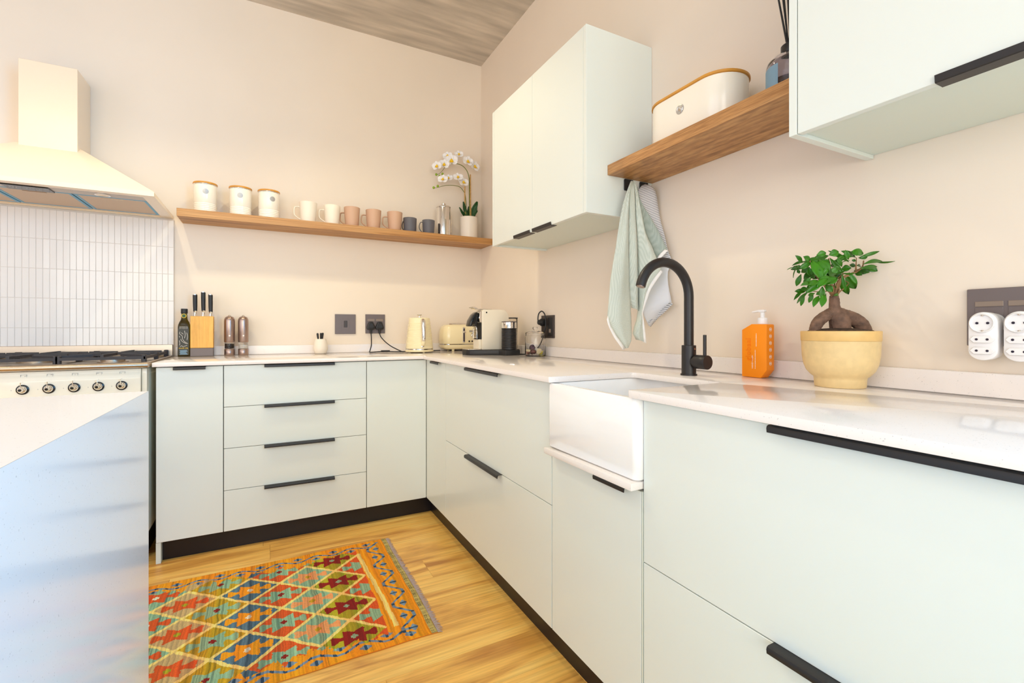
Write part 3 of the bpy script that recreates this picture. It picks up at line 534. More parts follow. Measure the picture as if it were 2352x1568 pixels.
HEM3=[((-0.0472,-1.8558,1.3538),(-0.0390,-1.8654,1.3497)),((-0.0514,-1.8508,1.3479),(-0.0432,-1.8605,1.3426)),((-0.0557,-1.8459,1.3419),(-0.0474,-1.8556,1.3355)),((-0.0595,-1.8415,1.3352),(-0.0517,-1.8505,1.3285)),((-0.0629,-1.8376,1.3279),(-0.0560,-1.8455,1.3215)),((-0.0663,-1.8336,1.3206),(-0.0604,-1.8405,1.3145))]
TW4=[((-0.1187,-1.7750,1.6050),(-0.1098,-1.7750,1.6062)),((-0.1122,-1.7750,1.5838),(-0.1050,-1.7764,1.5859)),((-0.1060,-1.7753,1.5624),(-0.1019,-1.7797,1.5649)),((-0.1031,-1.7784,1.5398),(-0.0966,-1.7854,1.5448)),((-0.1003,-1.7814,1.5172),(-0.0896,-1.7931,1.5258)),((-0.0975,-1.7845,1.4946),(-0.0823,-1.8010,1.5070)),((-0.0944,-1.7878,1.4721),(-0.0752,-1.8089,1.4883)),((-0.0908,-1.7917,1.4498),(-0.0683,-1.8166,1.4695)),((-0.0872,-1.7956,1.4275),(-0.0614,-1.8244,1.4508)),((-0.0828,-1.8005,1.4057),(-0.0546,-1.8321,1.4321)),((-0.0763,-1.8077,1.3849),(-0.0492,-1.8383,1.4126)),((-0.0701,-1.8146,1.3640),(-0.0439,-1.8443,1.3930)),((-0.0644,-1.8210,1.3429),(-0.0384,-1.8507,1.3737)),((-0.0587,-1.8274,1.3219),(-0.0325,-1.8576,1.3547))]
TX1=[((-0.0786,-1.7720,1.6200),(-0.0500,-1.7619,1.6320)),((-0.0997,-1.7753,1.5975),(-0.0425,-1.7889,1.6203)),((-0.1074,-1.7787,1.5723),(-0.0350,-1.8025,1.5991)),((-0.1073,-1.7820,1.5485),(-0.0300,-1.8063,1.5741)),((-0.1011,-1.7853,1.5260),(-0.0250,-1.8047,1.5496)),((-0.0900,-1.7887,1.5057),(-0.0200,-1.8056,1.5248)),((-0.0771,-1.7920,1.4862),(-0.0200,-1.8117,1.4982)),((-0.0609,-1.7920,1.4676),(-0.0200,-1.8192,1.4717)),((-0.0504,-1.7920,1.4463),(-0.0200,-1.8275,1.4454)),((-0.0403,-1.7920,1.4246),(-0.0200,-1.8356,1.4193)),((-0.0302,-1.7920,1.4029),(-0.0200,-1.8431,1.3933)),((-0.0300,-1.7954,1.3787),(-0.0200,-1.8505,1.3676)),((-0.0300,-1.7981,1.3545),(-0.0200,-1.8598,1.3423)),((-0.0300,-1.8007,1.3303),(-0.0200,-1.8724,1.3175)),((-0.0300,-1.7954,1.3075),(-0.0200,-1.8655,1.2951)),((-0.0319,-1.7920,1.2842),(-0.0200,-1.8539,1.2731)),((-0.0378,-1.7920,1.2605),(-0.0200,-1.8538,1.2485)),((-0.0509,-1.7920,1.2381),(-0.0200,-1.8567,1.2232)),((-0.0639,-1.7920,1.2158),(-0.0200,-1.8609,1.1981)),((-0.0736,-1.7920,1.1931),(-0.0200,-1.8676,1.1732)),((-0.0794,-1.7920,1.1696),(-0.0200,-1.8743,1.1485)),((-0.0866,-1.7920,1.1465),(-0.0200,-1.8519,1.1325)),((-0.0951,-1.7920,1.1236),(-0.0200,-1.8271,1.1165)),((-0.0869,-1.7920,1.1023),(-0.0200,-1.8038,1.0984)),((-0.0728,-1.7920,1.0814),(-0.0200,-1.7804,1.0797)),((-0.0581,-1.7920,1.0605),(-0.0200,-1.7589,1.0591))]
HEMX=[((-0.0300,-1.8720,1.1522),(-0.0500,-1.9039,1.1435)),((-0.0300,-1.8560,1.1422),(-0.0425,-1.8807,1.1325)),((-0.0300,-1.8397,1.1321),(-0.0350,-1.8570,1.1211)),((-0.0300,-1.8241,1.1210),(-0.0300,-1.8352,1.1094)),((-0.0300,-1.8082,1.1098),(-0.0250,-1.8128,1.0975)),((-0.0300,-1.7920,1.0984),(-0.0200,-1.7900,1.0853)),((-0.0468,-1.7920,1.0871),(-0.0200,-1.7730,1.0720)),((-0.0635,-1.7920,1.0758),(-0.0200,-1.7565,1.0579))]
# ---------------------------------------------------------------- things on the long shelf
SH=1.6828
def canister(x,y,lab,ang):
    t=thing('canister',lab,'canister',(x,y,SH),ang,'cream canisters with wooden lids',local=True)
    pr=[(.050,0),(.0535,.001),(.0545,.004)]
    for k in range(5):
        z=.014+k*.0095; pr+=[(.0545,z-.003),(.0532,z-.0012),(.0532,z+.0012),(.0545,z+.003)]
    pr+=[(.0545,.150),(.0540,.153),(0,.153)]
    B().lathe(pr,(0,0,0),40).out('body','canister',t,smooth=50)
    B().lathe([(.0550,.1532),(.0560,.1545),(.0560,.1570),(0,.1570)],(0,0,0),40).out('rim_band','chrome',t)
    B().lathe([(.0555,.1572),(.0580,.1590),(.0580,.1650),(.0565,.1668),(0,.1672)],(0,0,0),40).out('lid','lidwood',t)
    b=B()
    def f(u,v):
        a=-PI/2+(u-.5)*.62*1; 
        return (0,0,0)
    # round badge wrapped on the body
    c=[]; n=20
    R=.0550
    ring=[]
    for rr in (0.0001,.0145):
        ring.append([(R*math.sin(rr*math.cos(2*PI*i/n)/R),-R*math.cos(rr*math.cos(2*PI*i/n)/R),.113+rr*math.sin(2*PI*i/n)) for i in range(n)])
    b.loft(ring,True,False); b.out('badge','badge',t,smooth=60)
    return t
canister(-1.700,-.108,'cream canister with wooden lid at the left end of the long shelf',.12)
canister(-1.532,-.105,'cream canister with wooden lid, middle one of the three on the shelf',.0)
canister(-1.389,-.108,'cream canister with wooden lid standing next to the first mug',.35)
def mug(name,x,y,mt,rt,rb,h,ang,lab,grp,hs=1,round_=False):
    t=thing(name,lab,'mug',(x,y,SH),ang,grp,local=True)
    B().lathe([(rb-.004,0),(rb-.001,.0012),(rb,.004),(rb+(rt-rb)*.35,h*.35),(rb+(rt-rb)*.75,h*.75),(rt,h-.001),(rt-.0015,h),(rt-.0035,h-.001),(rb+(rt-rb)*.5-.0045,h*.5),(rb-.006,.008),(0,.007)],(0,0,0),36).out('cup',mt,t,smooth=60)
    o=rt*.9
    if round_: pts=[(-o+.004,0,h*.82),(-o-.012,0,h*.86),(-o-.022,0,h*.66),(-o-.022,0,h*.42),(-o-.010,0,h*.22),(-rb+.002,0,h*.16)]
    else: pts=[(-o+.004,0,h*.74),(-o-.018,0,h*.75),(-o-.029,0,h*.69),(-o-.031,0,h*.42),(-o-.022,0,h*.28),(-rb+.0015,0,h*.13)]
    b=B(); P=cr([Vector(p) for p in pts],5); n=len(P); rings=[]
    for i in range(n):
        d=(P[min(i+1,n-1)]-P[max(i-1,0)]).normalized(); nn=Vector((-d.z,0,d.x))
        w=.0062*hs; k=.0032*hs
        rings.append([P[i]+nn*k*math.cos(a)*1.15+Vector((0,w*math.sin(a),0)) for a in [2*PI*q/10 for q in range(10)]])
    b.loft(rings).out('handle',mt,t,smooth=60)
    return t
G='stoneware mugs on the long shelf'
mug('mug',-1.181,-.130,'mugc',.050,.041,.1215,-.05,'cream mug beside the canisters, handle to the left',G)
mug('mug',-1.046,-.130,'mugc',.0475,.040,.1190,-.05,'cream mug standing next to the tan mugs',G)
mug('mug',-.930,-.130,'mugt',.0480,.039,.1215,-.5,'tan mug standing right beside a cream mug',G)
mug('mug',-.799,-.130,'mugt',.0480,.039,.1205,-.35,'tan mug in the middle of the three tan mugs',G)
mug('mug',-.664,-.130,'mugt',.0490,.039,.1225,-.2,'tan mug standing next to the small dark grey cups',G)
G='dark grey espresso cups on the long shelf'
mug('espresso_cup',-.564,-.130,'mugg',.0440,.040,.0960,-.9,'small dark grey cup beside the last tan mug',G,.7,True)
mug('espresso_cup',-.438,-.130,'mugg',.0420,.037,.0955,-.25,'small dark grey cup standing next to the steel coffee press',G,.7,True)
x,y=-.325,-.110
t=thing('coffee_press','polished steel coffee press with a round knob lid on the shelf','coffee press',(x,y,SH))
B().lathe([(.045,SH),(.0485,SH+.002),(.0485,SH+.194),(.047,SH+.197),(0,SH+.197)],(x,y,0),40).out('body','chrome',t,smooth=50)
l=B().lathe([(.0500,SH+.1972),(.0505,SH+.201),(.047,SH+.206),(.02,SH+.211),(.006,SH+.212),(0,SH+.212)],(x,y,0),40).out('lid','chrome',t,smooth=50)
B().lathe([(.004,SH+.2122),(.004,SH+.217),(.0145,SH+.2185),(.0155,SH+.224),(.0135,SH+.230),(0,SH+.231)],(x,y,0),28).out('knob','chrome',l,smooth=50)
hd=[(x+.040,y+.026,SH+.17),(x+.060,y+.035,SH+.176),(x+.066,y+.038,SH+.14),(x+.066,y+.038,SH+.06),(x+.057,y+.033,SH+.028),(x+.042,y+.027,SH+.032)]
B().tube(hd,.0055,10,5).out('handle','chrome',t)
# orchid
x,y=-.1365,-.104
t=thing('potted_orchid','white artificial orchid in a ribbed white pot at the shelf corner','plant',(x,y,SH))
pr=[(.052,SH),(.0600,SH+.003)]
for k in range(17): z=SH+.007+k*.0083; pr+=[(.0625,z),(.0608,z+.0042)]
pr+=[(.0620,SH+.1500),(.0605,SH+.1525),(.056,SH+.1500),(.055,SH+.135),(0,SH+.135)]
B().lathe(pr,(x,y,0),48).out('pot','potw',t,smooth=70)
B().lathe([(.0545,SH+.1355),(.0545,SH+.139),(0,SH+.141)],(x,y,0),24).out('soil','soil',t)
def P3(L): return [Vector(p) for p in L]
base=Vector((x,y,SH+.138))
s1=P3(OST1); s1[0]=base+Vector((.008,0,0)); s2=P3(OST2); s2[0]=base+Vector((-.02,.005,0))
st1=B().tube(s1,[.0032,.0032,.0028,.0024,.0016,.0012],8,4).out('flower_stem','ostem',t); st2=B().tube(s2,[.003,.0026,.002,.0012],8,4).out('flower_stem','ostem',t)
k=P3(OSK); B().tube([base+Vector((.016,.004,0)),k[1]],.0052,8).out('stake','stake',t); B().tube([base+Vector((-.026,.007,0)),k[3]],.0046,8).out('stake','stake',t)
for i,c in enumerate(OBUD):
    B().ball(c,.0085 if i!=1 else .007,1,1,1.1,10).out('bud','bud',st1 if i<3 else st2,smooth=80)
def petal_mesh(b,c,d,n,L_,w,curl=.15):
    c=Vector(c);d=Vector(d).normalized();n=Vector(n).normalized(); s=d.cross(n).normalized()
    def f(u,v):
        ww=w*math.sin(PI*min(1,.12+u*.88))**.6*(1 if u<.98 else .3)
        q=(v-.5)*2
        return c+d*(u*L_)+s*(ww*q/2)+n*(curl*L_*(u*u)-.10*w*(1-q*q))
    b.grid(f,6,4)
faces=[(-.75,-.65,0),(-.35,-.93,.05),(-.25,-.95,0),(-.5,-.6,.6),(.1,-.6,.75),(.45,-.85,.2),(.95,-.3,.1),(-.5,-.5,.7),(-.3,-.4,.85),(.1,-.5,.85),(.6,-.5,.5)]
for i,c in enumerate(OFL):
    n=(Vector(faces[i]).normalized()*.75+Vector((-.38,-.85,-.1))).normalized(); c=Vector(c)+Vector((0,-.012,0)); b=B()
    up=Vector((0,0,1)); s=n.cross(up).normalized(); u=s.cross(n).normalized(); sc=(1.0,1.05,1.3,1.0,.95,1.15,1.15,1.05,.9,1.05,1.15)[i]
    a0=random.uniform(-.25,.25)
    for j,(ang,L_,w) in enumerate(((90,.034,.027),(212,.034,.025),(328,.034,.025),(165,.036,.044),(15,.036,.044))):
        a=math.radians(ang)+a0; d=s*math.cos(a)+u*math.sin(a)+n*.12
        petal_mesh(b,c+n*(.002 if j>2 else 0),d,n,L_*sc,w*sc)
    f=b.out('flower','petal',t,smooth=80,recalc=False,thick=.0006)
    b=B()
    b.ball(c+n*.007,.0085*sc,.8,.8,1.0,10)
    petal_mesh(b,c+n*.004,n*.6-u*.9+s*.5,n,.018*sc,.014*sc,.5); petal_mesh(b,c+n*.004,n*.6-u*.9-s*.5,n,.018*sc,.014*sc,.5)
    b.out('flower_lip','lip',f,smooth=80,recalc=False,thick=.0006)
for i in range(0,12,2):
    p0=base+Vector((random.uniform(-.012,.015),random.uniform(-.01,.01),0)); p1=Vector(OLEAF[i+1])+Vector((0,(-.02,-.03,.02,-.02,.01,-.02)[i//2],0))
    d=(p1-p0); L_=d.length; b=B(); d.normalize(); n=(Vector((.3,-1,.2)) if i<5 else Vector((-.3,-1,.2))); s=d.cross(n).normalized(); n=s.cross(d).normalized()
    w=(.026,.036,.024,.040,.032,.020)[i//2]
    def f(u,v):
        q=(v-.5)*2; ww=w*(math.sin(PI*(.08+.9*u))**.55)
        return p0+d*(u*L_)+s*(ww*q/2)+n*(-.25*w*(1-abs(q))-.010*math.sin(PI*u))
    b.grid(f,8,4); b.out('leaf','oleaf',t,smooth=60,recalc=False,thick=.0008)
# ---------------------------------------------------------------- bread bin and diffuser on the short shelf
x0,x1,y0,y1=-.2010,-.0310,-2.2440,-1.9030; r=.0845
t=thing('bread_bin','large cream oval bread bin with a thin wooden lid on the short shelf','bread bin',(-.116,-2.07,SH))
B().loft([rrect(x0+.003,y0+.003,x1-.003,y1-.003,r-.003,SH,10),rrect(x0,y0,x1,y1,r,SH+.004,10),rrect(x0,y0,x1,y1,r,SH+.1420,10)]).out('body','canister',t,smooth=40)
B().loft([rrect(x0-.001,y0-.001,x1+.001,y1+.001,r+.0005,SH+.1424,10),rrect(x0-.004,y0-.004,x1+.004,y1+.004,r+.004,SH+.1445,10),rrect(x0-.004,y0-.004,x1+.004,y1+.004,r+.004,SH+.1510,10),rrect(x0-.001,y0-.001,x1+.001,y1+.001,r+.001,SH+.1530,10)]).out('lid','lidwood',t,smooth=40)
bd=B().lathe([(.0160,0),(.0160,.0008),(.0148,.0012),(0,.0012)],(x0-.0001,-2.0755,SH+.0850),28,'-x').out('badge','badge',t,smooth=50)
B().lathe([(.0105,0),(.0115,.0008),(.0125,0)],(x0-.0014,-2.0755,SH+.0850),24,'-x',cap=False).lathe([(.0,0),(.0062,.0007),(.0068,0)],(x0-.0014,-2.0755,SH+.0850),24,'-x',cap=False).out('badge_relief','chrome',bd,smooth=50)
x,y=-.118,-2.3900
t=thing('reed_diffuser','glass reed diffuser with black reeds and a blue label on the shelf','diffuser',(x,y,SH))
B().lathe([(.040,SH),(.0580,SH+.002),(.0600,SH+.006),(.0600,SH+.090),(.057,SH+.102),(.045,SH+.114),(.022,SH+.122),(.0200,SH+.124),(.0185,SH+.122),(.042,SH+.110),(.0545,SH+.098),(.0570,SH+.088),(.0570,SH+.010),(.052,SH+.007),(0,SH+.007)],(x,y,0),40,cap=True).out('bottle','smoke',t,smooth=60)
B().lathe([(0,SH+.0078),(.0564,SH+.011),(.0564,SH+.046),(0,SH+.046)],(x,y,0),36).out('oil','liq',t,smooth=40)
B().lathe([(.0225,SH+.1245),(.0235,SH+.126),(.0235,SH+.147),(.0215,SH+.149),(.008,SH+.149),(.008,SH+.1245)],(x,y,0),28).out('collar','blk',t,smooth=50)
b=B(); cc=math.atan2(-3.1857-y,-1.4015-x)-1.0
b.grid(lambda u,v:(x+.0604*math.cos(cc+(u-.5)*1.0),y+.0604*math.sin(cc+(u-.5)*1.0),SH+.014+v*.070),10,2); b.out('label','blue',t,recalc=False)
for i,(dx,dy,l) in enumerate(((.0,.072,.2),(.02,.060,.22),(-.03,.046,.2),(.03,.034,.23),(-.02,.030,.21),(.02,.004,.22),(-.03,-.012,.2))):
    B().tube([(x-dx*.35,y-dy*.35,SH+.012),(x+dx*.1,y+dy*.12,SH+.149),(x+dx,y+dy*.6,SH+.149+l)],.0022,7).out('reed','plug',t)
# ---------------------------------------------------------------- worktop: bottle, knife block, mills, small pot
Zw=.9004
x,y=-1.7985,-.088
M['labeldk']=mat('printed_glass',(44,42,30),.35)
t=thing('olive_oil_bottle','dark green glass olive oil bottle beside the knife block','bottle',(x,y,Zw))
def sq(h,r,z): return rrect(x-h,y-h,x+h,y+h,r,z,5)
B().loft([sq(.0255,.006,Zw),sq(.0270,.007,Zw+.003),sq(.0270,.008,Zw+.160),sq(.0262,.012,Zw+.172),sq(.0225,.018,Zw+.187),sq(.0165,.0155,Zw+.198),sq(.0145,.0140,Zw+.206),sq(.0135,.0130,Zw+.232),sq(.0135,.013,Zw+.234)]).out('body','olive',t,smooth=50)
B().lathe([(.0150,Zw+.2342),(.0158,Zw+.236),(.0158,Zw+.258),(.0145,Zw+.260),(0,Zw+.260)],(x,y,0),28).out('cap','plug',t,smooth=50)
yf=y-.0273
lb=B().box(x-.0235,yf-.0001,Zw+.010,x+.0235,yf+.0002,Zw+.150).out('front_label','labeldk',t,smooth=0)
b=B()
for q_ in range(5): b.box(x-.017+.002*(q_%2),yf-.0007,Zw+.012+q_*.0052,x+.018-.003*(q_%3),yf-.0002,Zw+.0152+q_*.0052)
b.out('blue_print','blue',lb,smooth=0,kind='stuff')
text('OLIVE OIL',.0095,(x,yf-.0006,Zw+.046),rot_((1,0,0),(0,0,1)),'lip',lb)
b=B()
for p in ([(-.015,.135),(-.018,.125),(-.006,.112),(-.004,.095),(.004,.082),(.020,.070)],[(-.019,.112),(-.016,.104)],[(-.019,.088),(-.016,.070),(-.019,.062)],[(-.012,.096),(-.008,.085),(.006,.074),(.014,.070)],[(.004,.140),(.008,.120),(.004,.100)],[(.014,.130),(.018,.110),(.015,.090)],[(-.016,.054),(-.008,.060),(-.004,.055),(.008,.058),(.016,.062)],[(-.010,.130),(-.001,.122)]):
    b.tube([(x+a,yf-.0006,Zw+c) for a,c in p],.0008,5,3)
b.out('line_drawing','label',lb,smooth=0,kind='stuff')
b=B().lathe([(.0115,0),(.0115,.0006),(0,.0006)],(x,y-.0146,Zw+.221),24,'-y'); nl=b.out('neck_label','lip',t,smooth=0)
B().lathe([(.0090,0),(.0090,.0006),(0,.0006)],(x,y-.0153,Zw+.221),24,'-y').out('neck_label_centre','oleaf',nl,smooth=0)
t=thing('knife_block','bamboo knife block with a dark grey base holding three knives','knife block',(-1.716,-.085,Zw))
B().box(-1.7695,-.1135,Zw,-1.6625,-.0500,Zw+.0455,.002,1).out('base','plate',t,smooth=30)
B().box(-1.7690,-.1130,Zw+.0460,-1.6630,-.0505,Zw+.2200,.0015,1).out('block','bamboo',t,smooth=30)
for i,(kx,z0,z1,lab) in enumerate(((-1.7490,.2480,.3430,'black-handled knife in the block nearest the olive oil bottle'),(-1.7110,.2500,.3580,'tallest black-handled knife, middle one in the block'),(-1.6770,.2440,.3450,'black-handled knife in the block nearest the pepper mills'))):
    k=thing('knife',lab,'knife',(kx,-.085,Zw+.2205),0,'knives in the bamboo block')
    z0+=Zw;z1+=Zw
    B().box(kx-.0015,-.100,Zw+.2205,kx+.0015,-.070,z0-.012).out('blade','steel',k,smooth=0)
    B().tube([(kx-.001,-.088,Zw+.2210),(kx,-.086,z0-.006),(kx,-.085,z0)],[.0065,.0075,.0105],14).out('bolster','chrome',k)
    B().tube([(kx,-.085,z0+.0002),(kx-.0005,-.085,z0+.03),(kx-.001,-.085,z1-.006)],[.0095,.0105,.0112],16).out('handle','plug',k)
    B().lathe([(.0108,z1-.0058),(.0108,z1-.002),(.008,z1),(0,z1+.0005)],(kx-.001,-.085,0),16).out('end_cap','chrome',k)
def mill(x,y,lab,fill,fl):
    t=thing('pepper_mill',lab,'mill',(x,y,Zw),0,'brushed metal salt and pepper mills')
    B().lathe([(.0250,Zw),(.0262,Zw+.002),(.0262,Zw+.035),(.0245,Zw+.0370),(0,Zw+.0370)],(x,y,0),32).out('foot','gun',t,smooth=50)
    c=B().lathe([(.0235,Zw+.0374),(.0240,Zw+.040),(.0240,Zw+.072),(.0235,Zw+.0740),(0,Zw+.0740)],(x,y,0),32).out('chamber','glass',t,smooth=50)
    B().lathe([(.0205,Zw+.0400),(.0208,Zw+.042),(.0205,fl),(0,fl)],(x,y,0),20).out('filling',fill,c,smooth=40)
    B().lathe([(.0250,Zw+.0744),(.0268,Zw+.078),(.0268,Zw+.196),(.0255,Zw+.206),(.0210,Zw+.216),(.013,Zw+.2215),(.0085,Zw+.2225),(0,Zw+.2225)],(x,y,0),36).out('barrel','gun',t,smooth=60)
    B().lathe([(.0075,Zw+.2228),(.0080,Zw+.226),(.006,Zw+.2285),(0,Zw+.229)],(x,y,0),20).out('button','chrome',t)
    B().lathe([(.0042,0),(.0042,.0008),(0,.0008)],(x+.002,y-.0270,Zw+.112),16,'-y').out('light','label',t)
M['pepper']=mat('peppercorns',(62,54,50),.8,bump=1,bscale=260,var=.5,vscale=300); M['salt']=mat('salt',(240,232,220),.8,bump=1,bscale=260,var=.08,vscale=300)
mill(-1.5880,-.072,'brushed mill with dark peppercorns standing near the knife block','pepper',Zw+.066)
mill(-1.5200,-.072,'brushed mill filled with white salt standing beside the pepper one','salt',Zw+.060)
x,y=-1.1066,-.075
t=thing('small_pot','small rounded cream pot holding black-handled picks','pot',(x,y,Zw))
B().lathe([(.030,Zw),(.034,Zw+.003),(.0405,Zw+.020),(.0425,Zw+.034),(.0395,Zw+.058),(.0330,Zw+.084),(.0318,Zw+.0895),(.0300,Zw+.0890),(.036,Zw+.058),(.038,Zw+.030),(.030,Zw+.010),(0,Zw+.009)],(x,y,0),40).out('pot','mugc',t,smooth=70)
for i,(dx,dy,dz,lab) in enumerate(((-.017,0,.1255,'black pick leaning left in the small cream pot'),(.001,-.010,.1265,'black pick standing upright in the middle of the small cream pot'),(.013,.006,.1275,'black pick leaning right in the small cream pot'))):
    s=thing('cheese_pick',lab,'pick',(x+dx*.4,y+dy*.4,Zw+.012),0,'black picks in the small cream pot')
    a=Vector((x+dx*.3,y+dy*.3,Zw+.012)); e=Vector((x+dx*1.05,y+dy,Zw+dz))
    B().tube([a,a.lerp(e,.55)],.0016,8).out('shaft','steel',s)
    B().tube([a.lerp(e,.56),a.lerp(e,.75),a.lerp(e,.94),a.lerp(e,.985),e],[.0036,.0052,.0064,.0050,.002],12).out('handle','plug',s)
# ---------------------------------------------------------------- sockets
def plate(t,side,a0,a1,z0,z1,m='plate'):
    if side=='A': return B().box(a0,-.0085,z0,a1,-.0006,z1,.0012,1).out('plate',m,t,smooth=30)
    return B().box(-.0085,a0,z0,-.0006,a1,z1,.0012,1).out('plate',m,t,smooth=30)
t=thing('isolator_switch','square grey-brown wall plate with one small rocker switch','switch',(-.951,0,1.082))
plate(t,'A',-1.0146,-.8879,1.019,1.1453)
sw=B().box(-.9736,-.0096,1.0485,-.9278,-.0086,1.1164,.0004,1).out('switch_module','plate',t)
B().box(-.9610,-.0125,1.062,-.9400,-.0097,1.104,.0015,1).out('rocker','platedk',sw)
t=thing('double_socket','square grey-brown double socket with two black plugs in it','socket',(-.763,0,1.085))
plate(t,'A',-.8262,-.6995,1.0220,1.1475)
for a in (-.8145,-.7593):
    B().box(a,-.0112,1.1010,a+.0465,-.0086,1.1180,.001,1).out('rocker','rocker',t)
    B().box(a,-.0100,1.0420,a+.0465,-.0086,1.0985,.001,1).out('socket_face','plate',t)
def plug3(b,cx,cz,y0=-.0102):
    P=[(-.0095,.026),(.0095,.026),(.016,.020),(.0285,-.010),(.0270,-.022),(.019,-.0265),(-.019,-.0265),(-.0270,-.022),(-.0285,-.010),(-.016,.020)]
    b.prism([(cx+px*.93,cz+pz) for px,pz in P],y0-.026,y0,'xz',.005,2)
    b.prism([(cx+px*.62,cz+pz*.62) for px,pz in P],y0-.031,y0-.0262,'xz',.002,1)
t=thing('toaster_plug','left black plug in the double socket with its cable dropping straight down','plug',(-.793,-.03,1.0))
b=B(); plug3(b,-.7945,1.0730); b.out('plug','plug',t)
b=B(); b.tube([(-.7940,-.024,1.047),(-.7935,-.024,1.020)],[.0085,.0065],12); b.out('strain_relief','plug',t)
b=B().tube([(-.7935,-.024,1.020),(-.792,-.026,.990),(-.796,-.045,.945),(-.812,-.085,.912),(-.822,-.125,.9045),(-.805,-.140,.9040),(-.76,-.100,.9045),(-.72,-.095,.9045),(-.69,-.105,.9045),(-.655,-.130,.9040),(-.60,-.135,.9040),(-.52,-.105,.9040),(-.42,-.085,.9040),(-.34,-.085,.9045)],.0034,8,5); b.out('cable','plug',t)
b=B().tube([(-.745,-.098,.9075),(-.690,-.105,.9075)],.0062,10); b.out('cable_tidy','plug',t)
t=thing('kettle_plug','right black plug in the double socket with its cable curving to the kettle','plug',(-.738,-.03,1.0))
b=B(); plug3(b,-.7380,1.0730); b.out('plug','plug',t)
b=B(); b.tube([(-.7385,-.024,1.047),(-.7380,-.024,1.020)],[.0085,.0065],12); b.out('strain_relief','plug',t)
b=B().tube([(-.7380,-.024,1.020),(-.730,-.030,.997),(-.705,-.050,.965),(-.680,-.085,.940),(-.655,-.125,.922),(-.634,-.170,.9085),(-.622,-.186,.9050)],.0034,8,5); b.out('cable','plug',t)
t=thing('wall_socket','tall dark brown socket plate behind the glass jar','socket',(0,-.945,1.063))
plate(t,'B',-1.0105,-.8795,1.0005,1.1265,'platedk')
B().box(-.0102,-1.000,1.012,-.0086,-.950,1.115,.001,1).out('socket_face','blk',t)
B().box(-.0118,-.985,1.030,-.0104,-.966,1.050,.001,1).out('indicator','rocker',t)
t=thing('coffee_machine_plug','black plug in the dark brown socket with its cable looping up','plug',(-.03,-.905,1.08))
B().tube([(-.0103,-.913,1.088),(-.030,-.913,1.088)],.021,20).tube([(-.0302,-.913,1.088),(-.048,-.913,1.088)],[.018,.013],20).out('plug','plug',t)
B().tube([(-.046,-.913,1.084),(-.050,-.912,1.105),(-.046,-.914,1.135),(-.034,-.926,1.150),(-.024,-.940,1.135),(-.020,-.948,1.10),(-.022,-.948,1.06),(-.026,-.938,1.03),(-.027,-.920,.985),(-.030,-.885,.94),(-.040,-.84,.907),(-.075,-.815,.9045),(-.110,-.80,.9045)],.0036,8,5).out('cable','plug',t)
t=thing('double_socket','large grey-brown socket plate at the right holding two white adaptors','socket',(0,-2.80,1.073))
plate(t,'B',-2.8900,-2.7228,1.0105,1.1360)
for a in (-2.7368,-2.7897):
    B().box(-.0100,a-.0455,1.0975-.001,-.0086,a,1.1078,.0006,1).out('rocker','rocker',t)
    B().box(-.0096,a-.0455,1.0300,-.0086,a,1.0950,.0005,1).out('socket_face','plate',t)
def adaptor(cy,lab):
    t=thing('travel_adaptor',lab,'adaptor',(-.03,cy,1.065),0,'white multi adaptors in the right-hand socket')
    zc=1.0600
    B().tube([(-.0102,cy-.002,1.060),(-.026,cy-.002,1.060)],.0215,28).out('plug_base','plast',t)
    P=[(cy+.0235*math.cos(a),zc+.0235*math.sin(a)) for a in [PI*i/14 for i in range(15)]]+[(cy+.0235*math.cos(a),zc-.0590+.0200*math.sin(a)) for a in [PI+PI*i/14 for i in range(15)]]
    b=B().prism(P,-.0555,-.0262,'yz',.003,2); o=b.out('housing','plast',t,smooth=40)
    # round socket with raised rim
    B().lathe([(.0205,0),(.0205,.0035),(.0190,.0050),(.0180,.0045),(.0165,-.0005+.001),(0,.0010)],(-.0556,cy+.001,1.0600),32,'-x').out('round_socket','plast',o,smooth=50)
    for dz in (1.0255,1.0015):
        Q=[(cy-.0205,dz),(cy-.0135,dz-.0078),(cy+.0135,dz-.0078),(cy+.0205,dz),(cy+.0135,dz+.0078),(cy-.0135,dz+.0078)]
        B().prism(Q,-.0600,-.0556,'yz',.0012,1).out('euro_socket','plast',o,smooth=40)
    b=B()
    for hy in (-.0085,.0085):
        for hz,xx,r in ((1.0600,-.0574,.0026),(1.0255,-.0602,.0024),(1.0015,-.0602,.0024)):
            b.lathe([(r,0),(r,.0006),(0,.0006)],(xx,cy+hy,hz),12,'-x')
    b.out('pin_hole','dark',o,smooth=0,kind='stuff')
    b=B()
    for s in (-1,1): b.box(-.0600,cy-.002,1.0600+s*.0165-.0015,-.0560,cy+.002,1.0600+s*.0165+.0015,.0005,1)
    b.out('earth_clip','steel',o,smooth=0)
adaptor(-2.7640,'white round-topped adaptor in the left half of the large socket')
adaptor(-2.8190,'white round-topped adaptor in the right half of the large socket, cut by the frame')
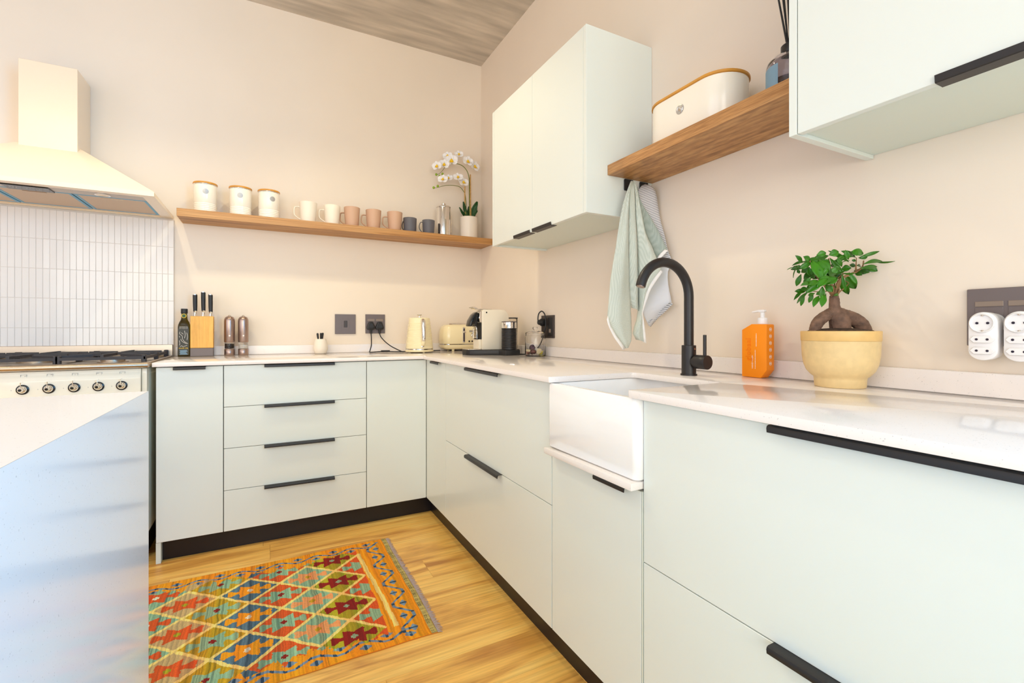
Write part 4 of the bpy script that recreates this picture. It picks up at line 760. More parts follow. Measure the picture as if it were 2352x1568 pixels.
# ---------------------------------------------------------------- kettle, toaster, coffee machine
x,y=-.5300,-.2300
t=thing('kettle','cream ribbed electric kettle with a chrome handle in front of the toaster','kettle',(x,y,Zw))
b=B().lathe([(.070,Zw+.0045),(.086,Zw+.006),(.0905,Zw+.010),(.0900,Zw+.0160),(.086,Zw+.0185),(0,Zw+.0185)],(x,y,0),48)
for a in (0,2.1,4.2): b.lathe([(.008,Zw),(.008,Zw+.0048),(0,Zw+.0048)],(x+.062*math.cos(a-1.4),y+.062*math.sin(a-1.4),0),12)
b.out('power_base','creamk',t)
B().lathe([(.0850,Zw+.0188),(.0865,Zw+.0200),(.0865,Zw+.0245),(.0850,Zw+.0255),(0,Zw+.0255)],(x,y,0),48).out('base_ring','chrome',t)
def kr(z):
    tt=(z-.026)/(.2205-.026); return .0865-.0215*tt**1.15
pr=[(.082,Zw+.0257)]
z=.0262; k=0
while z<.185:
    rr=kr(z); pr+=[(rr-.0011,Zw+z),(rr,Zw+z+.0022),(rr,Zw+z+.0062),(rr-.0011,Zw+z+.0084)]; z+=.0088
for z in (.192,.205,.217): pr.append((kr(z),Zw+z))
pr+=[(kr(.2205)-.0015,Zw+.2205),(.056,Zw+.2225),(0,Zw+.2235)]
B().lathe(pr,(x,y,0),56).out('body','creamk',t,smooth=30)
lk=B().lathe([(.005,Zw+.2237),(.0045,Zw+.234),(.012,Zw+.2365),(.0175,Zw+.2400),(.0165,Zw+.2435),(0,Zw+.2445)],(x,y,0),28).out('lid_knob','chrome',t,smooth=60)
hx=-.004
def ring(zc,yo,w,h): return rrect(x+hx-w,y-yo-h,x+hx+w,y-yo+h,min(w,h)*.9,zc,5)
P=[(.2000,.062,.008,.006),(.205,.075,.0105,.007),(.204,.090,.0125,.008),(.193,.1000,.0130,.0085),(.160,.1060,.0135,.0090),(.120,.1090,.0125,.0085),(.090,.1085,.0115,.0080),(.075,.1060,.0105,.0075)]
B().tube([(x+hx,y-q[1],Zw+q[0]) for q in P],[.008,.010,.0125,.0135,.0140,.0130,.0118,.0105],16,3).out('handle','chrome',t)
B().tube([(x+hx,y-.1055,Zw+.0750),(x+hx,y-.101,Zw+.060),(x+hx,y-.088,Zw+.052),(x+hx,y-.072,Zw+.055)],[.0112,.0115,.0105,.009],16,3).out('handle_foot','creamk',t)
B().lathe([(.0085,0),(.0085,.004),(.006,.005),(0,.005)],(x-.004,y-.0830,Zw+.042),20,'-y').out('switch','chrome',t)
# spout at the back
B().prism([(x-.02,y+.05),(x+.02,y+.05),(x,y+.092)],Zw+.175,Zw+.2180,'xy',.003,2).out('spout','creamk',t)
t=thing('toaster','cream two-slice toaster with a chrome lever and knob against the back wall','toaster',(-.20,-.1,Zw))
x0,x1,y0,y1=-.348,-.040,-.1900,-.0300
def tr(z,i,r): return rrect(x0+i,y0+i*.8,x1-i,y1-i*.8,r,Zw+z,6)
b=B()
for fx in (x0+.075,x1-.075):
    for fy in (y0+.035,y1-.035): b.lathe([(.009,Zw),(.010,Zw+.012),(0,Zw+.0125)],(fx,fy,0),14)
b.out('foot','creamk',t)
B().loft([tr(.0128,.030,.03),tr(.018,.018,.04),tr(.030,.004,.045),tr(.0430,.002,.045),tr(.0440,.006,.045)]).out('base','creamk',t,smooth=50)
B().loft([tr(.0445,.006,.045),tr(.0450,.0015,.045),tr(.0480,.0015,.045),tr(.0485,.006,.045)]).out('chrome_band','chrome',t,smooth=50)
B().loft([tr(.0490,.005,.045),tr(.0520,.0020,.045),tr(.110,.004,.045),tr(.145,.008,.045),tr(.165,.016,.042),tr(.176,.028,.035),tr(.181,.042,.028)]).out('shell','creamk',t,smooth=60)
B().loft([tr(.1812,.044,.026),tr(.1850,.046,.026),tr(.1875,.052,.020)]).box(x0+.07,-.135,Zw+.1872,x1-.07,-.125,Zw+.1905,.0015,1).box(x0+.07,-.095,Zw+.1872,x1-.07,-.085,Zw+.1905,.0015,1).out('top_plate','chrome',t,smooth=40)
yf=y0+.002
lx=-.207
o=B().prism([(lx+.0095*math.cos(a),Zw+.155+.0095*math.sin(a)) for a in [PI*i/10 for i in range(11)]]+[(lx+.0095*math.cos(a),Zw+.066+.0095*math.sin(a)) for a in [PI+PI*i/10 for i in range(11)]],yf-.004,yf+.010,'xz',.0015,1).out('lever_track','chrome',t)
B().box(lx-.0040,yf-.0050,Zw+.066,lx+.0040,yf-.0041,Zw+.155).out('lever_slot','dark',o,smooth=0)
B().tube([(lx,yf-.0045,Zw+.130),(lx,yf-.012,Zw+.130)],.004,10).box(lx-.010,yf-.020,Zw+.124,lx+.010,yf-.012,Zw+.137,.003,2).out('lever','chrome',t)
B().lathe([(.017,0),(.0165,.004),(.014,.012),(.012,.0135),(0,.0140)],(-.142,yf-.001,Zw+.107),28,'-y').out('dial','chrome',t)
for bx in (-.168,-.146,-.124): B().lathe([(.0062,0),(.0058,.003),(.003,.0035),(0,.003)],(bx,yf-.001,Zw+.0665),18,'-y').out('button','platedk',t)
B().box(-.166,yf-.0012,Zw+.1310,-.115,yf+.004,Zw+.1420).out('name_plate','badge',t,smooth=0)
# coffee machine
t=thing('coffee_machine','cream and black capsule coffee machine in the worktop corner','coffee machine',(-.22,-.65,Zw))
x0,x1,y0,y1=-.2960,-.1200,-.7000,-.5850
P=[(-.386,-.615),(-.383,-.668),(-.372,-.690),(-.350,-.705),(-.22,-.7600),(-.205,-.8180),(-.112,-.8180),(-.108,-.72),(-.062,-.72),(-.060,-.585),(-.375,-.585)]
B().prism(P,Zw,Zw+.0300,'xy',.003,2).out('base','plug',t,smooth=40)
B().box(-.378,-.690,Zw+.0303,-.300,-.592,Zw+.0345,.0015,1).out('drip_grid','chrome',t)
P=[(x0,Zw+.0303),(x1+.006,Zw+.0303),(x1+.003,Zw+.15),(x1-.005,Zw+.22),(x1-.014,Zw+.247),(x1-.030,Zw+.2605),(x1-.060,Zw+.2640),(x0+.010,Zw+.2630),(x0,Zw+.2550)]
# main housing: sides are cream panels, front recess left open for the spout
B().prism(P,y0,y1,'xz',.003,2).out('housing','coffeec',t,smooth=40)
B().box(x0-.0150,y0+.014,Zw+.0348,x0-.0005,y1-.014,Zw+.090,.002,1).out('capsule_bin','coffeec',t)
B().box(x0-.0060,y0+.010,Zw+.0905,x0-.0005,y1-.010,Zw+.185,.001,1).out('front_recess','plug',t)
B().prism([(x0-.0005,Zw+.186),(x0-.012,Zw+.190),(x0-.018,Zw+.215),(x0-.012,Zw+.250),(x0-.0005,Zw+.256)],y0+.006,y1-.006,'xz',.002,1).out('front_frame','chrome',t)
B().prism([(x0-.0185,Zw+.250),(x0-.038,Zw+.235),(x0-.060,Zw+.200),(x0-.068,Zw+.168),(x0-.058,Zw+.163),(x0-.052,Zw+.176),(x0-.036,Zw+.180),(x0-.032,Zw+.165),(x0-.022,Zw+.163),(x0-.0185,Zw+.180)],y0+.024,y1-.024,'xz',.004,2).out('coffee_outlet','darkglass',t)
B().prism([(x0-.050,Zw+.278),(x0-.046,Zw+.272),(x0-.010,Zw+.2635),(x0+.075,Zw+.2660),(x0+.075,Zw+.2690),(x0-.010,Zw+.2690),(x0-.040,Zw+.280)],y0+.028,y1-.028,'xz',.001,1).out('lever','chrome',t)
cs=B(); 
for k in range(9):
    zz=Zw+.098+k*.0088; w=(.018,.021,.024,.026,.026,.025,.022,.018,.012)[k]
    cs.box(x0-.024,(y0+y1)/2-w,zz,x0-.018,(y0+y1)/2+w,zz+.0048,.001,1)
cs.tube([(x0-.021,(y0+y1)/2-.028,Zw+.094),(x0-.022,(y0+y1)/2-.029,Zw+.13),(x0-.022,(y0+y1)/2-.02,Zw+.165),(x0-.022,(y0+y1)/2,Zw+.180),(x0-.022,(y0+y1)/2+.02,Zw+.165),(x0-.022,(y0+y1)/2+.029,Zw+.13),(x0-.021,(y0+y1)/2+.028,Zw+.094)],.0022,6,4)
cs.out('cup_support','chrome',t)
B().box(x0-.022,(y0+y1)/2-.024,Zw+.0905,x0-.0065,(y0+y1)/2+.024,Zw+.0950,.001,1).out('support_hinge','darkglass',t)
B().lathe([(.0045,0),(.0045,.0008),(0,.0008)],(x0+.026,y0-.0002,Zw+.246),14,'-y').out('side_button','darkglass',t)
b=B()
B().lathe([(.030,Zw+.0303),(.0330,Zw+.034),(.0330,Zw+.210),(.0315,Zw+.212),(.030,Zw+.209),(.030,Zw+.036),(0,Zw+.035)],(-.0830,-.662,0),32).out('water_tank','glass',t,smooth=60)
B().lathe([(.0340,Zw+.2125),(.0350,Zw+.214),(.0350,Zw+.2190),(0,Zw+.2195)],(-.0830,-.662,0),32).out('tank_lid','plug',t)
x,y=-.158,-.7680
t=thing('milk_frother','black ribbed milk frother with a chrome collar beside the coffee machine','milk frother',(x,y,Zw+.03))
pr=[(.040,Zw+.0302),(.0425,Zw+.032),(.0435,Zw+.045)]; z=.046
while z<.148: pr+=[(.0420,Zw+z),(.0440,Zw+z+.0022),(.0440,Zw+z+.0058),(.0420,Zw+z+.0080)]; z+=.0084
pr+=[(.0440,Zw+.150),(.0440,Zw+.1540),(0,Zw+.1540)]
B().lathe(pr,(x,y,0),40).out('jug','blk',t,smooth=25)
B().lathe([(.0425,Zw+.1543),(.0430,Zw+.156),(.0430,Zw+.1880),(0,Zw+.1885)],(x,y,0),40).out('collar','chrome',t)
B().lathe([(.0435,Zw+.1888),(.0440,Zw+.1900),(.0435,Zw+.1935),(.030,Zw+.1950),(0,Zw+.1955)],(x,y,0),40).out('lid','plate',t)
# jar with capsules
x,y=-.0880,-.9480
t=thing('glass_jar','round glass jar with a glass lid holding a few coffee capsules','jar',(x,y,Zw))
o_=[(.050,Zw),(.0560,Zw+.002),(.0575,Zw+.006),(.0575,Zw+.106),(.0555,Zw+.113),(.0530,Zw+.117),(.0545,Zw+.119),(.0545,Zw+.124)]
i_=[(.0515,Zw+.124),(.0505,Zw+.117),(.0525,Zw+.112),(.0550,Zw+.105),(.0550,Zw+.010),(.050,Zw+.006),(0,Zw+.006)]
B().lathe(o_+i_,(x,y,0),40).out('jar_body','glass',t,smooth=60)
B().lathe([(.0500,Zw+.1245),(.0555,Zw+.1250),(.0565,Zw+.1265),(.052,Zw+.131),(.030,Zw+.138),(.010,Zw+.141),(.008,Zw+.144),(.0145,Zw+.150),(.0160,Zw+.155),(.0130,Zw+.161),(0,Zw+.163)],(x,y,0),36).out('lid','glass',t,smooth=60)
def capsule(c,d,m,lab):
    c=Vector(c); t=thing('coffee_capsule',lab,'capsule',c,0,'coffee capsules in the glass jar',local=True)
    q=Vector((0,0,1)).rotation_difference(Vector(d)); 
    b=B().lathe([(.0175,0),(.0180,.0008),(.0148,.0014),(.0145,.004),(.0112,.020),(.006,.0255),(0,.026)],(0,0,0),28); bmesh.ops.rotate(b.bm,verts=b.bm.verts,matrix=q.to_matrix(),cent=(0,0,0)); b.out('shell',m,t,smooth=50)
    b=B().lathe([(.0174,-.0010),(.0174,-.0002),(0,-.0002)],(0,0,0),28); bmesh.ops.rotate(b.bm,verts=b.bm.verts,matrix=q.to_matrix(),cent=(0,0,0)); b.out('foil','creamk',t,smooth=30)
M['capb']=mat('capsule_brown',(96,52,44),.3,.6); M['capp']=mat('capsule_plum',(88,64,84),.25,.7); M['capy']=mat('capsule_yellow',(240,222,90),.4,.3); M['capt']=mat('capsule_copper',(150,92,72),.3,.6)
capsule((x-.022,y-.006,Zw+.0245),(.25,-.95,-.1),'capb','brown coffee capsule at the front left of the jar bottom')
capsule((x-.012,y+.018,Zw+.046),(.1,-.96,-.25),'capp','plum-coloured coffee capsule on top of the others in the jar')
capsule((x+.010,y-.022,Zw+.0245),(-.1,.9,.35),'mugc','coffee capsule at the jar front showing its round cream foil')
capsule((x+.032,y-.004,Zw+.0250),(.0,.0,-1),'capy','yellow coffee capsule by the right wall of the jar')
capsule((x-.030,y+.026,Zw+.0265),(0,.3,-.95),'capt','copper-coloured coffee capsule by the left wall of the jar')
# ---------------------------------------------------------------- soap and bonsai
t=thing('soap_bottle','bright orange angular hand wash bottle with a white pump','soap bottle',(-.062,-2.252,Zw))
xf,xb=-.0810,-.0440
P=[(-2.2130,Zw),(-2.2760,Zw),(-2.2950,Zw+.0240),(-2.2950,Zw+.1590),(-2.2930,Zw+.1620),(-2.2460,Zw+.1630),(-2.2130,Zw+.1455)]
B().prism(P,xf,xb,'yz',.0022,3).out('bottle','orange',t,smooth=40)
bt=t.children[-1]
M['orangeb']=mat('orange_emboss',(248,126,4),.3)
RR=rot_((0,0,1),(0,1,0))
text('HAND WASH',.0066,(xf-.0002,-2.2495,Zw+.0470),RR,'label',bt,align='CENTER')
text('ALL NATURAL PLANT INGREDIENTS',.0030,(xf-.0002,-2.2580,Zw+.0440),RR,'label',bt) if False else None
text('SKIN FRESH',.0034,(xf-.0002,-2.2590,Zw+.0470),RR,'label',bt) if False else None
b=B()
random.seed(5)
def dashes(yc,z0,z1,h):
    z=z0
    while z<z1:
        l=random.uniform(.0010,.0022); b.box(xf-.0004,yc-h/2,z,xf+.0001,yc+h/2,z+l); z+=l+random.choice((.0005,.0005,.0012))
dashes(-2.2585,Zw+.0270,Zw+.0830,.0016); dashes(-2.2620,Zw+.0950,Zw+.1330,.0018)
b.out('small_print','label',bt,smooth=0)
tx=text('globaal',.0255,(xf-.0001,-2.2360,Zw+.0850),RR,'orangeb',bt,name='embossed_lettering',ext=.0006)
b=B()
for k in range(6):
    zc=Zw+.0440+k*.0205
    b.lathe([(.0046,0),(.0046,.0005),(.0056,.0005),(.0056,0)],((xf+xb)/2,-2.2951,zc),20,'-y',cap=False)
    for j in range(3): b.box((xf+xb)/2-.0022+j*.0010,-2.2956,zc-.002+(j%2)*.001,(xf+xb)/2-.0015+j*.0018,-2.2950,zc+.0022-(j%2)*.001)
b.out('round_icon','label',bt,smooth=0)
cx,cy=(xf+xb)/2,-2.2700
B().lathe([(.0135,Zw+.1632),(.0140,Zw+.165),(.0140,Zw+.1800),(.0125,Zw+.1820),(.0075,Zw+.1825),(.0062,Zw+.1835),(.0062,Zw+.1985),(0,Zw+.1985)],(cx,cy,0),32).out('collar','plast',t)
B().prism([(cy-.0075,Zw+.1988),(cy-.0100,Zw+.2020),(cy-.0070,Zw+.2065),(cy+.010,Zw+.2060),(cy+.0320,Zw+.2020),(cy+.0325,Zw+.1990),(cy+.0300,Zw+.1985),(cy+.012,Zw+.2000),(cy+.0060,Zw+.1988)],cx-.0062,cx+.0062,'yz',.0018,2).out('pump_head','plast',t)
x,y=-.0980,-2.5060
t=thing('potted_ficus','ginseng ficus bonsai with glossy leaves in an ochre footed pot','plant',(x,y,Zw))
B().lathe([(.0540,Zw),(.0555,Zw+.0015),(.0568,Zw+.020),(.0575,Zw+.0250),(.0640,Zw+.0300),(.0740,Zw+.0420),(.0800,Zw+.0580),(.0835,Zw+.0800),(.0850,Zw+.1160),(.0853,Zw+.1170)],(x,y,0),56,cap=True).out('pot','pot',t,smooth=50)
B().lathe([(.0853,Zw+.1172),(.0860,Zw+.118),(.0868,Zw+.1395),(.0862,Zw+.1420),(.0845,Zw+.1425),(.0825,Zw+.1400),(.080,Zw+.122),(.0,Zw+.1210)],(x,y,0),56).out('pot_rim','potrim',t,smooth=60)
b=B(); b.lathe([(.0795,Zw+.1212),(.0795,Zw+.137),(.068,Zw+.1445),(.045,Zw+.148),(.02,Zw+.150),(0,Zw+.1505)],(x,y,0),40); b.out('soil','soil',t)
b=B(); dz=Vector((0,0,0))
def clampr(L,rm):
    o=[]
    for v_ in L:
        v_=Vector(v_); dd=Vector((v_.x-x,v_.y-y,0)); m_=rm if v_.z<1.058 else rm+.006
        if dd.length>m_: dd=dd.normalized()*m_; v_=Vector((x+dd.x,y+dd.y,v_.z))
        o.append(v_)
    return o
TR_=P3(TRUNK)+[Vector((x+.002,y,Zw+.128))]
b.tube(TR_,[.0100,.0118,.0122,.0145,.0215,.0240,.0235,.020],14,3); b.tube(clampr(P3(ROOTL)+[Vector(ROOTL[-1])+Vector((0,0,-.012))],.067),[.012,.0140,.0145,.0130,.0120],14,3); b.tube(clampr(P3(ROOTR)+[Vector(ROOTR[-1])+Vector((0,0,-.012))],.063),[.012,.0165,.0180,.0175,.0160],14,3)
b.tube([Vector(TRUNK[3]),Vector(TRUNK[4])+Vector((.02,.012,-.0)),Vector(TRUNK[6])+Vector((.03,.02,0))],[.011,.016,.016],12,4)
tk=b.out('trunk','bark',t,smooth=80)
md=tk.modifiers.new('remesh','REMESH'); md.mode='VOXEL'; md.voxel_size=.0021; md.use_smooth_shade=True
md=tk.modifiers.new('smooth','SMOOTH'); md.iterations=3
tx=bpy.data.textures.new('barknoise','CLOUDS'); tx.noise_scale=.006
md=tk.modifiers.new('knobbly','DISPLACE'); md.texture=tx; md.strength=.0022; md.mid_level=.5
for i,br_ in enumerate((BR0,BR1,BR2,BR3,BR4,BR5,BR6,BR7,BR8,BR9)):
    b=B(); r0=.0042 if i in (5,6,8) else .0026
    b.tube(P3(br_),[r0,r0*.8,r0*.5,r0*.35],7,4).out('branch','twig',t)
random.seed(11)
LV=list(LEAVES)
for i,(p,q,w) in enumerate(LEAVES):
    if w>.008:
        j=lambda a,m:(a[0]+random.uniform(-m,m)*.8-.01,a[1]+random.uniform(-m,m)*.8+.012,a[2]+random.uniform(-m,m)*.8-.006)
        q2=j(q,.014); q2=(min(q2[0],-.014),q2[1],q2[2]); LV.append((j(p,.010),q2,w*.85))
for i,(p,q,w) in enumerate(LV):
    p=Vector(p);q=Vector(q); d=q-p; L_=d.length; d.normalize(); cdir=(Vector((-1.4015,-3.1857,1.0458))-p).normalized()
    n=(cdir+Vector((random.uniform(-.3,.3),random.uniform(-.3,.3),random.uniform(.1,.5)))).normalized(); s=d.cross(n).normalized(); n=s.cross(d).normalized()
    if w<.006: n=(n*.5+s).normalized(); s=d.cross(n).normalized()
    w=max(w*1.2,.0065); b=B()
    def f(u,v):
        q_=(v-.5)*2; ww=w*math.sin(PI*(.03+.96*u)**1.15)**.9
        return p+d*(u*L_)+s*(ww*q_/2)+n*(-.14*w*(1-abs(q_))+.10*L_*(math.sin(PI*u)))
    b.grid(f,7,4); b.out('leaf','leaf',t,smooth=80,recalc=False,thick=.0005)
# ---------------------------------------------------------------- hooks and tea towels
def hook(x0,x1,lab):
    t=thing('wall_hook',lab,'hook',((x0+x1)/2,-1.745,1.62),0,'black square hooks on the cabinet side')
    B().prism(rrect(x0,1.5967,x1,1.6418,.004,0,4,'2d'),-1.7475,-1.7428,'xz',.0006,1).out('plate','plug',t,smooth=40)
    xm=(x0+x1)/2; B().tube([(xm,-1.7478,1.608),(xm,-1.765,1.606),(xm,-1.774,1.610),(xm,-1.776,1.620)],.0035,8,3).out('peg','plug',t)
hook(-.1495,-.1036,'left black square hook on the cabinet side under the short shelf'); hook(-.0692,-.0249,'right black square hook nearest the wall under the short shelf')
def cloth(b,rows,bulge,nc=10,push=0,freq=1,phase=0,ex=0):
    R=[]
    n=len(rows)
    for i,(a,c) in enumerate(rows):
        a=Vector(a);c=Vector(c); r=[]; ww=(c-a).length
        for j in range(nc+1):
            s=j/nc; p=a.lerp(c,s); o=bulge*min(1,.35+i/n*1.2)*math.sin(PI*s)**.8+.0012*math.sin(i*1.3+phase+s*5)+.15*bulge*math.sin(s*PI*3+i*.25)
            r.append(b.bm.verts.new(p+Vector((-.3,-.95,0))*(o+push)))
        R.append(r)
    for r0,r1 in zip(R,R[1:]):
        for j in range(nc): b.bm.faces.new((r0[j],r0[j+1],r1[j+1],r1[j]))
def weave(name,c0,c1,sx,sz,rot=0,thresh=.5):
    m=mat(name,c0,.9,sheen=.2); nt=m.node_tree; N=nt.nodes; L=nt.links; p=N['Principled BSDF']
    tc=N.new('ShaderNodeTexCoord'); mp=N.new('ShaderNodeMapping'); mp.inputs['Rotation'].default_value=(0,rot,0); mp.inputs['Scale'].default_value=(sx,sx,sz); L.new(tc.outputs['Object'],mp.inputs[0])
    if sx==sz: c=N.new('ShaderNodeTexChecker'); c.inputs['Scale'].default_value=1; L.new(mp.outputs[0],c.inputs[0]); c.inputs['Color1'].default_value=rgb(*c0); c.inputs['Color2'].default_value=rgb(*c1); L.new(c.outputs[0],p.inputs['Base Color'])
    else:
        w=N.new('ShaderNodeTexWave'); w.wave_type='BANDS'; w.bands_direction='Z'; w.inputs['Scale'].default_value=sz/20; w.inputs['Distortion'].default_value=.4; L.new(tc.outputs['Object'],w.inputs[0]) 
        L.new(mp.outputs[0],w.inputs[0]); mp.inputs['Scale'].default_value=(1,1,1)
        r=N.new('ShaderNodeValToRGB'); r.color_ramp.elements[0].position=.35; r.color_ramp.elements[1].position=.6; r.color_ramp.elements[0].color=rgb(*c0); r.color_ramp.elements[1].color=rgb(*c1); L.new(w.outputs[0],r.inputs[0]); L.new(r.outputs[0],p.inputs['Base Color'])
    return m
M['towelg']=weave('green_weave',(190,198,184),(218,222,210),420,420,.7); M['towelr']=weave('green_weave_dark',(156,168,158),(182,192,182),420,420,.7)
M['towelw']=weave('grey_stripe',(160,160,166),(240,238,238),1,960,.35); M['towelb']=mat('white_cotton',(226,226,228),.9); M['hem']=mat('white_hem',(248,244,238),.9)
t=thing('tea_towel','sage green woven tea towel with white hems hanging on the left hook','towel',(-.13,-1.79,1.3))
b=B(); cloth(b,TW1,.020,10,.006); cloth(b,TW2,.016,6,.0045,phase=2); cloth(b,TW3,.018,10,.005,phase=4); b.out('cloth','towelg',t,smooth=80,recalc=False,thick=.0016)
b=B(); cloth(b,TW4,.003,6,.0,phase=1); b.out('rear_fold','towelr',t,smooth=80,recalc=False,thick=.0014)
b=B(); cloth(b,HEM1b,.001,2,.0085); cloth(b,HEM2,.001,2,.0065,phase=1); cloth(b,HEM3,.0005,2,.003); b.out('hem','hem',t,smooth=80,recalc=False,thick=.0018)
t=thing('tea_towel','white and grey striped tea towel hanging behind on the right hook','towel',(-.05,-1.78,1.3))
b=B(); cloth(b,TX1[:15],.006,8,-.009,phase=3); b.out('cloth','towelw',t,smooth=80,recalc=False,thick=.0014)
b=B(); cloth(b,TX1[14:],.006,8,-.009,phase=3); b.out('lower_cloth','towelb',t,smooth=80,recalc=False,thick=.0014)
b=B(); cloth(b,HEMX,.001,2,-.004); b.out('hem','towelw',t,smooth=80,recalc=False,thick=.0016)
# ---------------------------------------------------------------- kilim rug
import numpy as np
RX0,RX1,RY0,RY1=-2.42,-.8745,-1.6295,-.8110
nx,ny=int((RX1-RX0)/.0030),int((RY1-RY0)/.0031)
xs=RX0+(RX1-RX0)*(np.arange(nx)+.5)/nx; ys=RY0+(RY1-RY0)*(np.arange(ny)+.5)/ny
X_,Y_=np.meshgrid(xs,ys,indexing='ij')
rg=np.random.default_rng(2)
def vn(a,sc,seed):     # smooth 1-D value noise
    r=np.random.default_rng(seed).random(4096); q=a*sc+1000; i=np.floor(q).astype(int); f=q-i; f=f*f*(3-2*f)
    return r[i%4096]*(1-f)+r[(i+1)%4096]*f
wob=.0016*(vn(Y_,90,1)-.5)*2+.0016*(vn(X_,90,4)-.5)
Xc=X_+.0035*(vn(Y_,9,8)-.5)+wob; Yc=Y_+.006*(vn(X_,7,9)-.5)+wob
p=(-1.030-Xc)/.107; v=(Yc+1.2255)/.0985
ca=np.round((p+v)/2)*2; cb=np.round((p-v)/2)*2; pc=np.round((ca+cb)/2).astype(int); vc=(ca-cb)/2
dp=p-pc; dv=v-vc
pal=dict(og=(246,160,18),od=(222,118,24),ro=(222,96,36),dr=(150,26,14),mi=(150,180,148),ol=(176,164,36),go=(196,156,30),bl=(92,122,140),bg=(132,150,168),tn=(204,170,120),cr=(252,214,130),sa=(236,160,104),dk=(52,84,112),wt=(236,226,200),kh=(196,176,110))
def C_(k): return np.array([lin(q) for q in pal[k]])
col=np.zeros(X_.shape+(3,)); col[:]=C_('og')
bgs=['ro','ol','mi','ro','bl','go','tn','mi']; fgs=['mi','dr','sa','mi','og','mi','ro','ro']; ac=['mi','mi','go','dr','wt','dr','ol','wt']
tri=np.abs(((p+1)%2)-1); tri=np.where(p<0,9,tri)
inside=np.abs(v)<=3-tri
part=(~inside)&(p>-.02)&(np.abs(v)<3.30+.35*(vn(X_,40,3)-.5)*2+.12*np.round(vn(X_,120,5)))
zone=(inside|part)&(p>-.02)
for k in range(8):
    mk=zone&((pc%8)==k); col[mk]=C_(bgs[k])
    a=np.abs(dp); w=np.abs(dv)
    fig=((a<.33)&(w<.26+.20*(a/.33)-.0*a))|((a>=.33)&(a<.42)&(w<.10))|((a>=.40)&(a<.70)&(w<.07+.75*(a-.40)))
    fig&=(a+w<.86)|(a<.33)
    m2=mk&fig; col[m2]=C_(fgs[k])
    col[mk&(((a<.10)&(w<.06))|((a<.045)&(w<.12)))]=C_(ac[k])
da=np.abs(((p+v)%2)-1); db=np.abs(((p-v)%2)-1)
crm=((np.minimum(da,db)<.085)&inside&(p>-.02))|((np.abs(np.abs(v)-(3-tri))<.09)&(p>-.02))
xl=-1.0225+(-.918-Y_)*.0457
crm|=(np.abs(X_-xl)<.0085)&(np.abs(v)<3.12)
col[crm]=C_('cr')
# borders
outb=~zone&~crm
def vine(mask,along,across,per,amp,cen,w,lf):
    ph=(along/per)%1; tr_=np.abs(ph*2-1)*2-1; tr_=np.clip(tr_*1.5,-1,1); d=across-(cen+amp*tr_)
    mk=mask&(np.abs(d)<w); alt=(np.floor(along/.012)%3==0)
    col[mk&alt]=C_('dk'); col[mk&~alt]=C_('bg')
    for s,off in ((1,.25),(-1,.75)):
        ph2=((along/per+off)%1-.5)*per; e=across-(cen-s*amp*.1)
        ph2=((along/per+(.5 if s>0 else 0))%1-.5)*per
        e=across-(cen-s*amp*lf)
        mk=mask&((np.abs(ph2)/.022+np.abs(e)/.015)<1); alt=(np.abs(ph2)<.004)
        col[mk&~alt]=C_('bg'); col[mk&alt]=C_('dk')
tb=outb&(X_<-.935)
vine(tb&(Y_>-.925),X_,Y_,.150,.014,-.862,.0055,1.1)
vine(tb&(Y_<-1.53),X_+.06,Y_,.150,.015,-1.582,.0060,1.1)
rb=(X_>-.992)&(X_<-.905)&(Y_<-.835)&(Y_>-1.600)&~crm
vine(rb,Y_,X_,.165,.0270,-.9490,.0066,.35)
# weft streaks
st=vn(X_+.004*vn(Y_,30,12),260,20)*.6+vn(X_+.008*vn(Y_,18,14),110,21)*.4
st2=vn(Y_*1.0,14,30)[:, :]
stre=(st-.5)
isbl=(np.abs(col-C_('bl')).sum(-1)<1e-6)|(np.abs(col-C_('mi')).sum(-1)<1e-6)|(np.abs(col-C_('ol')).sum(-1)<1e-6)|(np.abs(col-C_('go')).sum(-1)<1e-6)
amp=np.where(isbl,1.35,.85)[...,None]
col*=(1+amp*stre[...,None]*np.array([.9,.8,.7]))
hs=(vn(X_,55,40)-.5)[...,None]; col*=(1+hs*np.array([.0,.28,.35]))
jit=rg.normal(0,.05,X_.shape)[...,None]; col*=1+jit
# plain flat-woven end
end=X_>-.8945
kh=C_('kh')*(1+.5*(vn(Y_+.004*vn(X_,300,2),180,50)-.5)[...,None]); col[end]=kh[end]
dkst=end&(vn(X_,900,60)*1+0*Y_>.72)&(vn(Y_,200,61)>.45); col[dkst]*=.45
col=np.clip(col,0,1)**1.12*.9
vx=RX0+(RX1-RX0)*np.arange(nx+1)/nx; vy=RY0+(RY1-RY0)*np.arange(ny+1)/ny
VX,VY=np.meshgrid(vx,vy,indexing='ij')
VX=VX+.0025*np.sin(VY*9+1)+.0012*np.sin(VY*41); VY=VY+.003*np.sin(VX*5)+.0012*np.sin(VX*31)
VZ=.0034+.0007*np.sin(VX*11+VY*7)+.0004*rg.random(VX.shape)
co=np.stack([VX,VY,VZ],-1).reshape(-1,3)
I=np.arange(nx)[:,None]*(ny+1)+np.arange(ny)[None,:]
F_=np.stack([I,I+ny+1,I+ny+2,I+1],-1).reshape(-1,4)
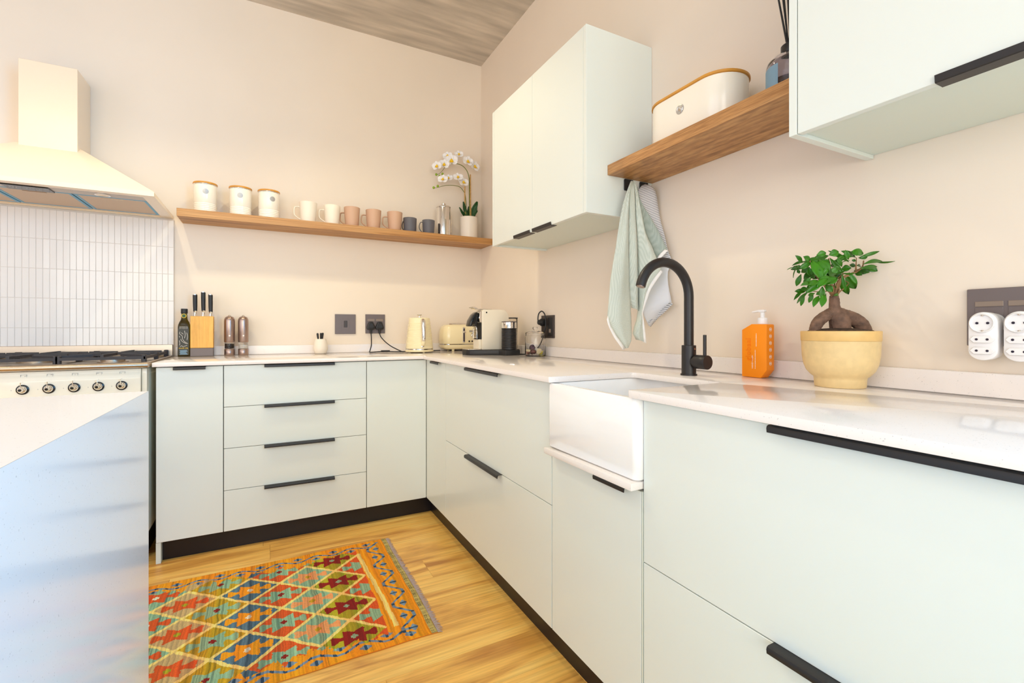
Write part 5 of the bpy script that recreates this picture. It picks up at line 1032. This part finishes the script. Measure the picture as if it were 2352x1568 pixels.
# thin skirt down to the floor so the rug has thickness
me=bpy.data.meshes.new('rug_weave')
edge=[i*(ny+1) for i in range(nx+1)]+[nx*(ny+1)+j for j in range(1,ny+1)]+[i*(ny+1)+ny for i in range(nx-1,-1,-1)]+[j for j in range(ny-1,0,-1)]
nb=len(co); low=co[edge].copy(); low[:,2]=.0006
co2=np.vstack([co,low]); ne=len(edge)
sk=np.array([[edge[i],nb+i,nb+(i+1)%ne,edge[(i+1)%ne]] for i in range(ne)])
allF=np.vstack([F_,sk])
me.vertices.add(len(co2)); me.vertices.foreach_set('co',co2.astype('f').ravel())
me.loops.add(len(allF)*4); me.loops.foreach_set('vertex_index',allF.astype('i').ravel())
me.polygons.add(len(allF)); me.polygons.foreach_set('loop_start',(np.arange(len(allF))*4).astype('i'))
me.update(calc_edges=True)
ca_=me.color_attributes.new('weave','FLOAT_COLOR','CORNER')
cc=np.vstack([np.repeat(col.reshape(-1,3),4,0),np.tile(C_('od'),(ne*4,1))]); cc=np.hstack([cc,np.ones((len(cc),1))])
ca_.data.foreach_set('color',cc.astype('f').ravel())
rm=mat('kilim_wool',(200,150,60),.95,bump=.6,bscale=120,stretch=(6,1.2,1)); nt=rm.node_tree; at=nt.nodes.new('ShaderNodeAttribute'); at.attribute_name='weave'
nt.links.new(at.outputs['Color'],nt.nodes['Principled BSDF'].inputs['Base Color']); M['kilim']=rm
t=thing('kilim_rug','orange kilim runner with a cream diamond lattice on the oak floor','rug',(-1.65,-1.22,0))
fin(me,'weave','kilim',t,smooth=0)
b=B(); M['fringe']=mat('rug_fringe',(186,166,160),.95)
random.seed(4)
yq=RY0+.002
while yq<RY1-.002:
    l=random.uniform(.014,.023); dy=random.uniform(-.005,.005); x_=RX1+.0025*math.sin(yq*9+1)+.0004
    b.tube([(x_,yq,.0030),(x_+l*.5,yq+dy*.4,.0042),(x_+l,yq+dy,.0018)],[.0013,.0012,.0006],5); yq+=random.uniform(.0030,.0042)
b.out('fringe','fringe',t,kind='stuff')
